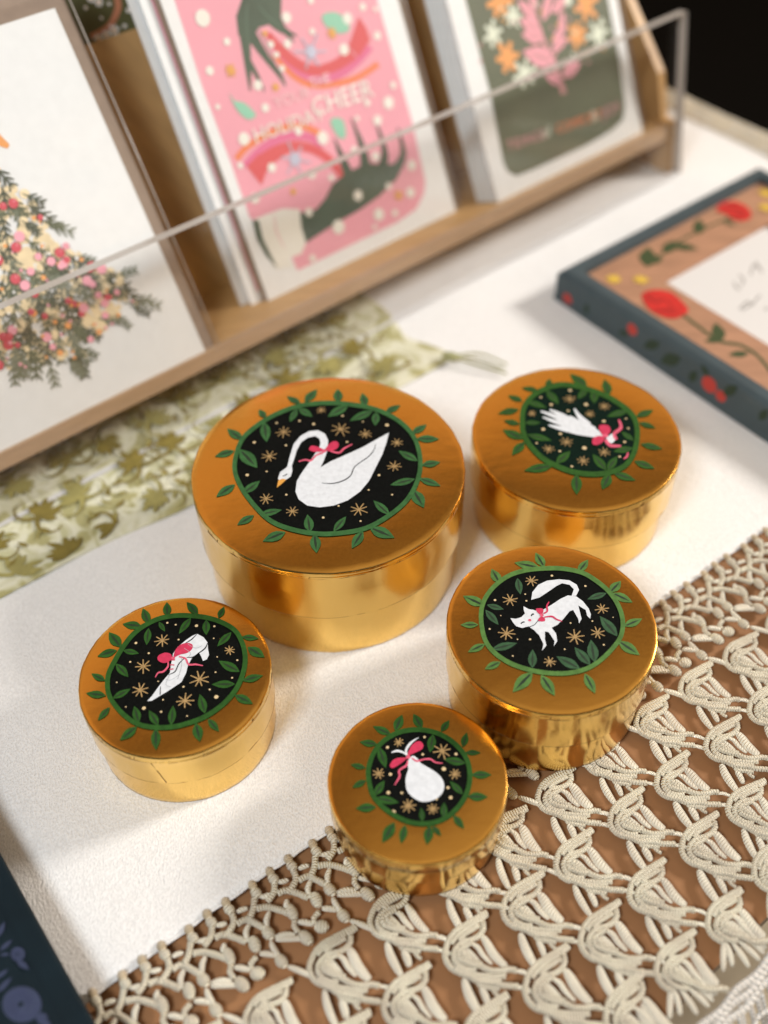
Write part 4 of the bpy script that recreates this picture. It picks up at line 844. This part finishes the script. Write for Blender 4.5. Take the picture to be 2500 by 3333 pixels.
# ------------------------------------------------------------------ painted picture frame
FX = Vector((13.65, 10.2, 0)).normalized(); FY = Vector((FX.y, -FX.x, 0)); F0 = Vector((9.83, 50.38, 0)); LX, LY, FH = 17.05, 22.0, 2.0
M_SLATE = mat('slate_blue_paint', (0.040, 0.062, 0.072), 0.5, var=.10, vscale=60); M_PLY = mat('flecked_plywood', (0.36, 0.185, 0.105), .6, var=.14, vscale=45, stretch=(1, 5, 1)); M_PW = mat('mount_paper', (0.62, 0.60, 0.58), .6)
fr = empty('picture_frame', F0, 'slate blue picture frame lying flat, with red flowers painted on its plywood mount', 'picture frame')
def fp(a, b_, z): return F0+FX*a+FY*b_+Z*z
def ring(mb, i0, i1, z0, z1, m_):
    A = [fp(i0, i0, z0), fp(LX-i0, i0, z0), fp(LX-i0, LY-i0, z0), fp(i0, LY-i0, z0)]; B_2 = [fp(i1, i1, z1), fp(LX-i1, i1, z1), fp(LX-i1, LY-i1, z1), fp(i1, LY-i1, z1)]
    mb.add(A+B_2, [(k, (k+1) % 4, 4+(k+1) % 4, 4+k) for k in range(4)], m_)
m = MB()
for a in ((0, 0, 0.03, .3), (0, .05, .3, .34), (.05, .05, .34, 1.70), (.05, .14, 1.70, 1.86), (.14, .30, 1.86, 1.94), (.30, .42, 1.94, 2.0), (.42, 1.0, 2.0, 2.0), (1.0, 1.05, 2.0, 1.5)): ring(m, *a, M_SLATE)
m.build('moulding', fr)
m = MB(); ring(m, .99, 4.15, 1.62, 1.62, M_PLY); ring(m, 4.15, 4.15, 1.62, 1.40, M_PLY); m.build('plywood_mount', fr)
m = MB(); m.add([fp(4, 4, 1.42), fp(LX-4, 4, 1.42), fp(LX-4, LY-4, 1.42), fp(4, LY-4, 1.42)], [(0, 1, 2, 3)], M_PW); m.build('framed_paper', fr)
RED = mat('poppy_red', (0.50, 0.016, 0.012), .5, var=.2, vscale=120); STM = mat('stem_green', (0.035, 0.055, 0.014), .6); YEL = mat('yellow_paint', (0.62, 0.40, 0.05), .6); DKL = mat('dark_leaf_paint', (0.012, 0.03, 0.012), .6); BER = mat('berry_red', (0.42, 0.035, 0.025), .6); GRY = mat('faded_ink', (0.36, 0.34, 0.32), .7)
d = Decal(2.07375, 1700, 450, fp(0, 0, 1.62), Z, .01)
d.stroke([(1080, 1190), (1200, 1280), (1330, 1370), (1480, 1400), (1600, 1480), (1700, 1610)], STM, 20); d.stroke([(1400, 540), (1250, 600), (1050, 700), (930, 790), (850, 850)], STM, 14)
for q in ((1340, 1370, 1305, 1245), (1350, 1360, 1225, 1370), (1530, 1450, 1390, 1466), (1190, 650, 1195, 545), (960, 780, 1030, 690), (845, 870, 850, 735), (1000, 720, 1190, 750), (870, 850, 950, 800), (1360, 560, 1440, 590)): d.leaf(*q, STM, STM, .5)
d.up(); d.poly([(805, 1060), (880, 1025), (1000, 1040), (1080, 1105), (1122, 1165), (1080, 1200), (1020, 1222), (930, 1200), (850, 1150)], RED, 3); d.poly([(1308, 490), (1350, 440), (1440, 428), (1530, 478), (1542, 540), (1480, 562), (1420, 550), (1380, 515)], RED, 3)
RED2 = mat('poppy_shadow_red', (0.22, 0.006, 0.006), .5)
for q_ in ([(840, 1070, 8), (900, 1110, 14), (960, 1090, 10), (1010, 1140, 8)], [(880, 1160, 6), (950, 1170, 12), (1030, 1150, 8)], [(1350, 480, 6), (1420, 470, 12), (1500, 500, 6)], [(1380, 520, 6), (1440, 520, 10), (1490, 540, 6)]): d.stroke(q_, RED2)
for x, y in ((620, 955), (803, 960), (1645, 375), (1645, 470)): d.star(x, y, 52, YEL, 7, .16); d.disc(x, y, 26, YEL)
d.mb.build('painted_flowers', fr)
d = Decal(2.07375, 1700, 450, fp(.05, 0, 0), -FX, .01)
for x, y, r in ((305, 1085, 28), (742, 1290, 32), (1262, 1662, 48), (1340, 1740, 34)): d.disc(x, y, r, BER)
for q in ((720, 1320, 650, 1310), (930, 1380, 815, 1410), (1070, 1480, 930, 1510), (1130, 1640, 1180, 1570), (1255, 1610, 1210, 1520), (1360, 1730, 1455, 1670), (430, 1190, 440, 1110), (1600, 1900, 1659, 1830)): d.leaf(*q, DKL, DKL, .5)
d.mb.build('side_painting', fr)
d = Decal(3.6857, 2150, 700, fp(0, 0, 1.42), Z, .01)
for q in ([(880, 800), (900, 860), (950, 900)], [(940, 720), (1000, 780), (960, 850)], [(1080, 720), (1120, 600), (1180, 640)], [(1140, 560), (1220, 690)], [(950, 1130), (1040, 1040), (1090, 1070), (1200, 960)], [(980, 1140), (1130, 1060)], [(1250, 1130), (1300, 1120)]): d.stroke(q, GRY, 26)
d.mb.build('ink_script', fr)
# ------------------------------------------------------------------ navy book, front left
BZ = 1.7; b0 = at(0, 2782, BZ); b1 = at(308, 3333, BZ); BD = (b1-b0).normalized(); BN = Vector((-BD.y, BD.x, 0)); BN = BN if BN.x < 0 else -BN
M_NAVY = mat('navy_cloth_cover', (0.004, 0.011, 0.016), .6, var=.15, vscale=60, spec=.15); M_PG = mat('page_block', (0.6, 0.56, 0.48), .8); LIL = mat('slate_blue_print', (0.036, 0.046, 0.088), .6, spec=.2, var=.12, vscale=100); LILD = mat('dark_blue_print', (0.025, 0.035, 0.085), .5)
bo = b0-BD*9; book = empty('book', (bo.x, bo.y, 0.03), 'dark navy hardback book printed with slate blue roses, at the front left corner', 'book')
m = MB(); L_ = 24; prof = [(0, BZ-.28), (-.02, BZ-.20), (0, BZ-.08), (.08, BZ-.01), (.2, BZ+.01), (.7, BZ), (.85, BZ-.05), (1.0, BZ-.06), (1.15, BZ-.02), (1.3, BZ), (16, BZ), (16, BZ-.28)]
A = [Vector((bo.x, bo.y, 0))+BN*a+Z*z for a, z in prof]; Bq = [p+BD*L_ for p in A]; n_ = len(A)
m.add(A+Bq, [(i, (i+1) % n_, n_+(i+1) % n_, n_+i) for i in range(n_)], M_NAVY); m.poly(A, M_NAVY); m.poly(Bq, M_NAVY); m.build('front_cover', book)
m = MB(); m.box(Vector((bo.x, bo.y, .02))+BN*.02, BD*L_, BN*15.9, Z*.26, M_NAVY); m.build('back_cover', book)
m = MB(); m.box(Vector((bo.x, bo.y, .29))+BN*.35+BD*.3, BD*(L_-.6), BN*15.2, Z*(BZ-.58), M_PG); m.build('page_block', book)
m = MB(); m.box(Vector((bo.x, bo.y, .285))+BN*.0, BD*L_, BN*.3, Z*(BZ-.575), M_NAVY); m.build('spine', book)
d = Decal(3.495, 0, 2700, Vector((0, 0, BZ)), Z, .008)
def rose(x, y, r, el):
    pts = [(x+r*math.cos(a)*1.0, y+r*el*math.sin(a)) for a in [i*.52 for i in range(12)]]
    d.poly(pts, LIL, 3); d.k += 1
    for q in range(3):
        rr = r*(.78-.22*q); d.stroke([(x+rr*math.cos(a+q), y+rr*el*math.sin(a+q)) for a in [i*.5 for i in range(11)]], LILD, r*.13)
    d.disc(x-r*.05, y, r*.12, M_NAVY); d.k -= 1
rose(250, 1990, 225, .92); rose(205, 1420, 82, 1.0)
for q in ((190, 1490, 335, 1595), (110, 1420, 0, 1430), (0, 1380, 145, 1255), (-20, 1230, 55, 1050), (-40, 1700, 100, 1590), (-30, 1860, 140, 1680), (400, 2120, 600, 2260), (430, 2100, 560, 2140)): d.leaf(*q, LIL, LILD, .34)
d.mb.build('rose_print', book)
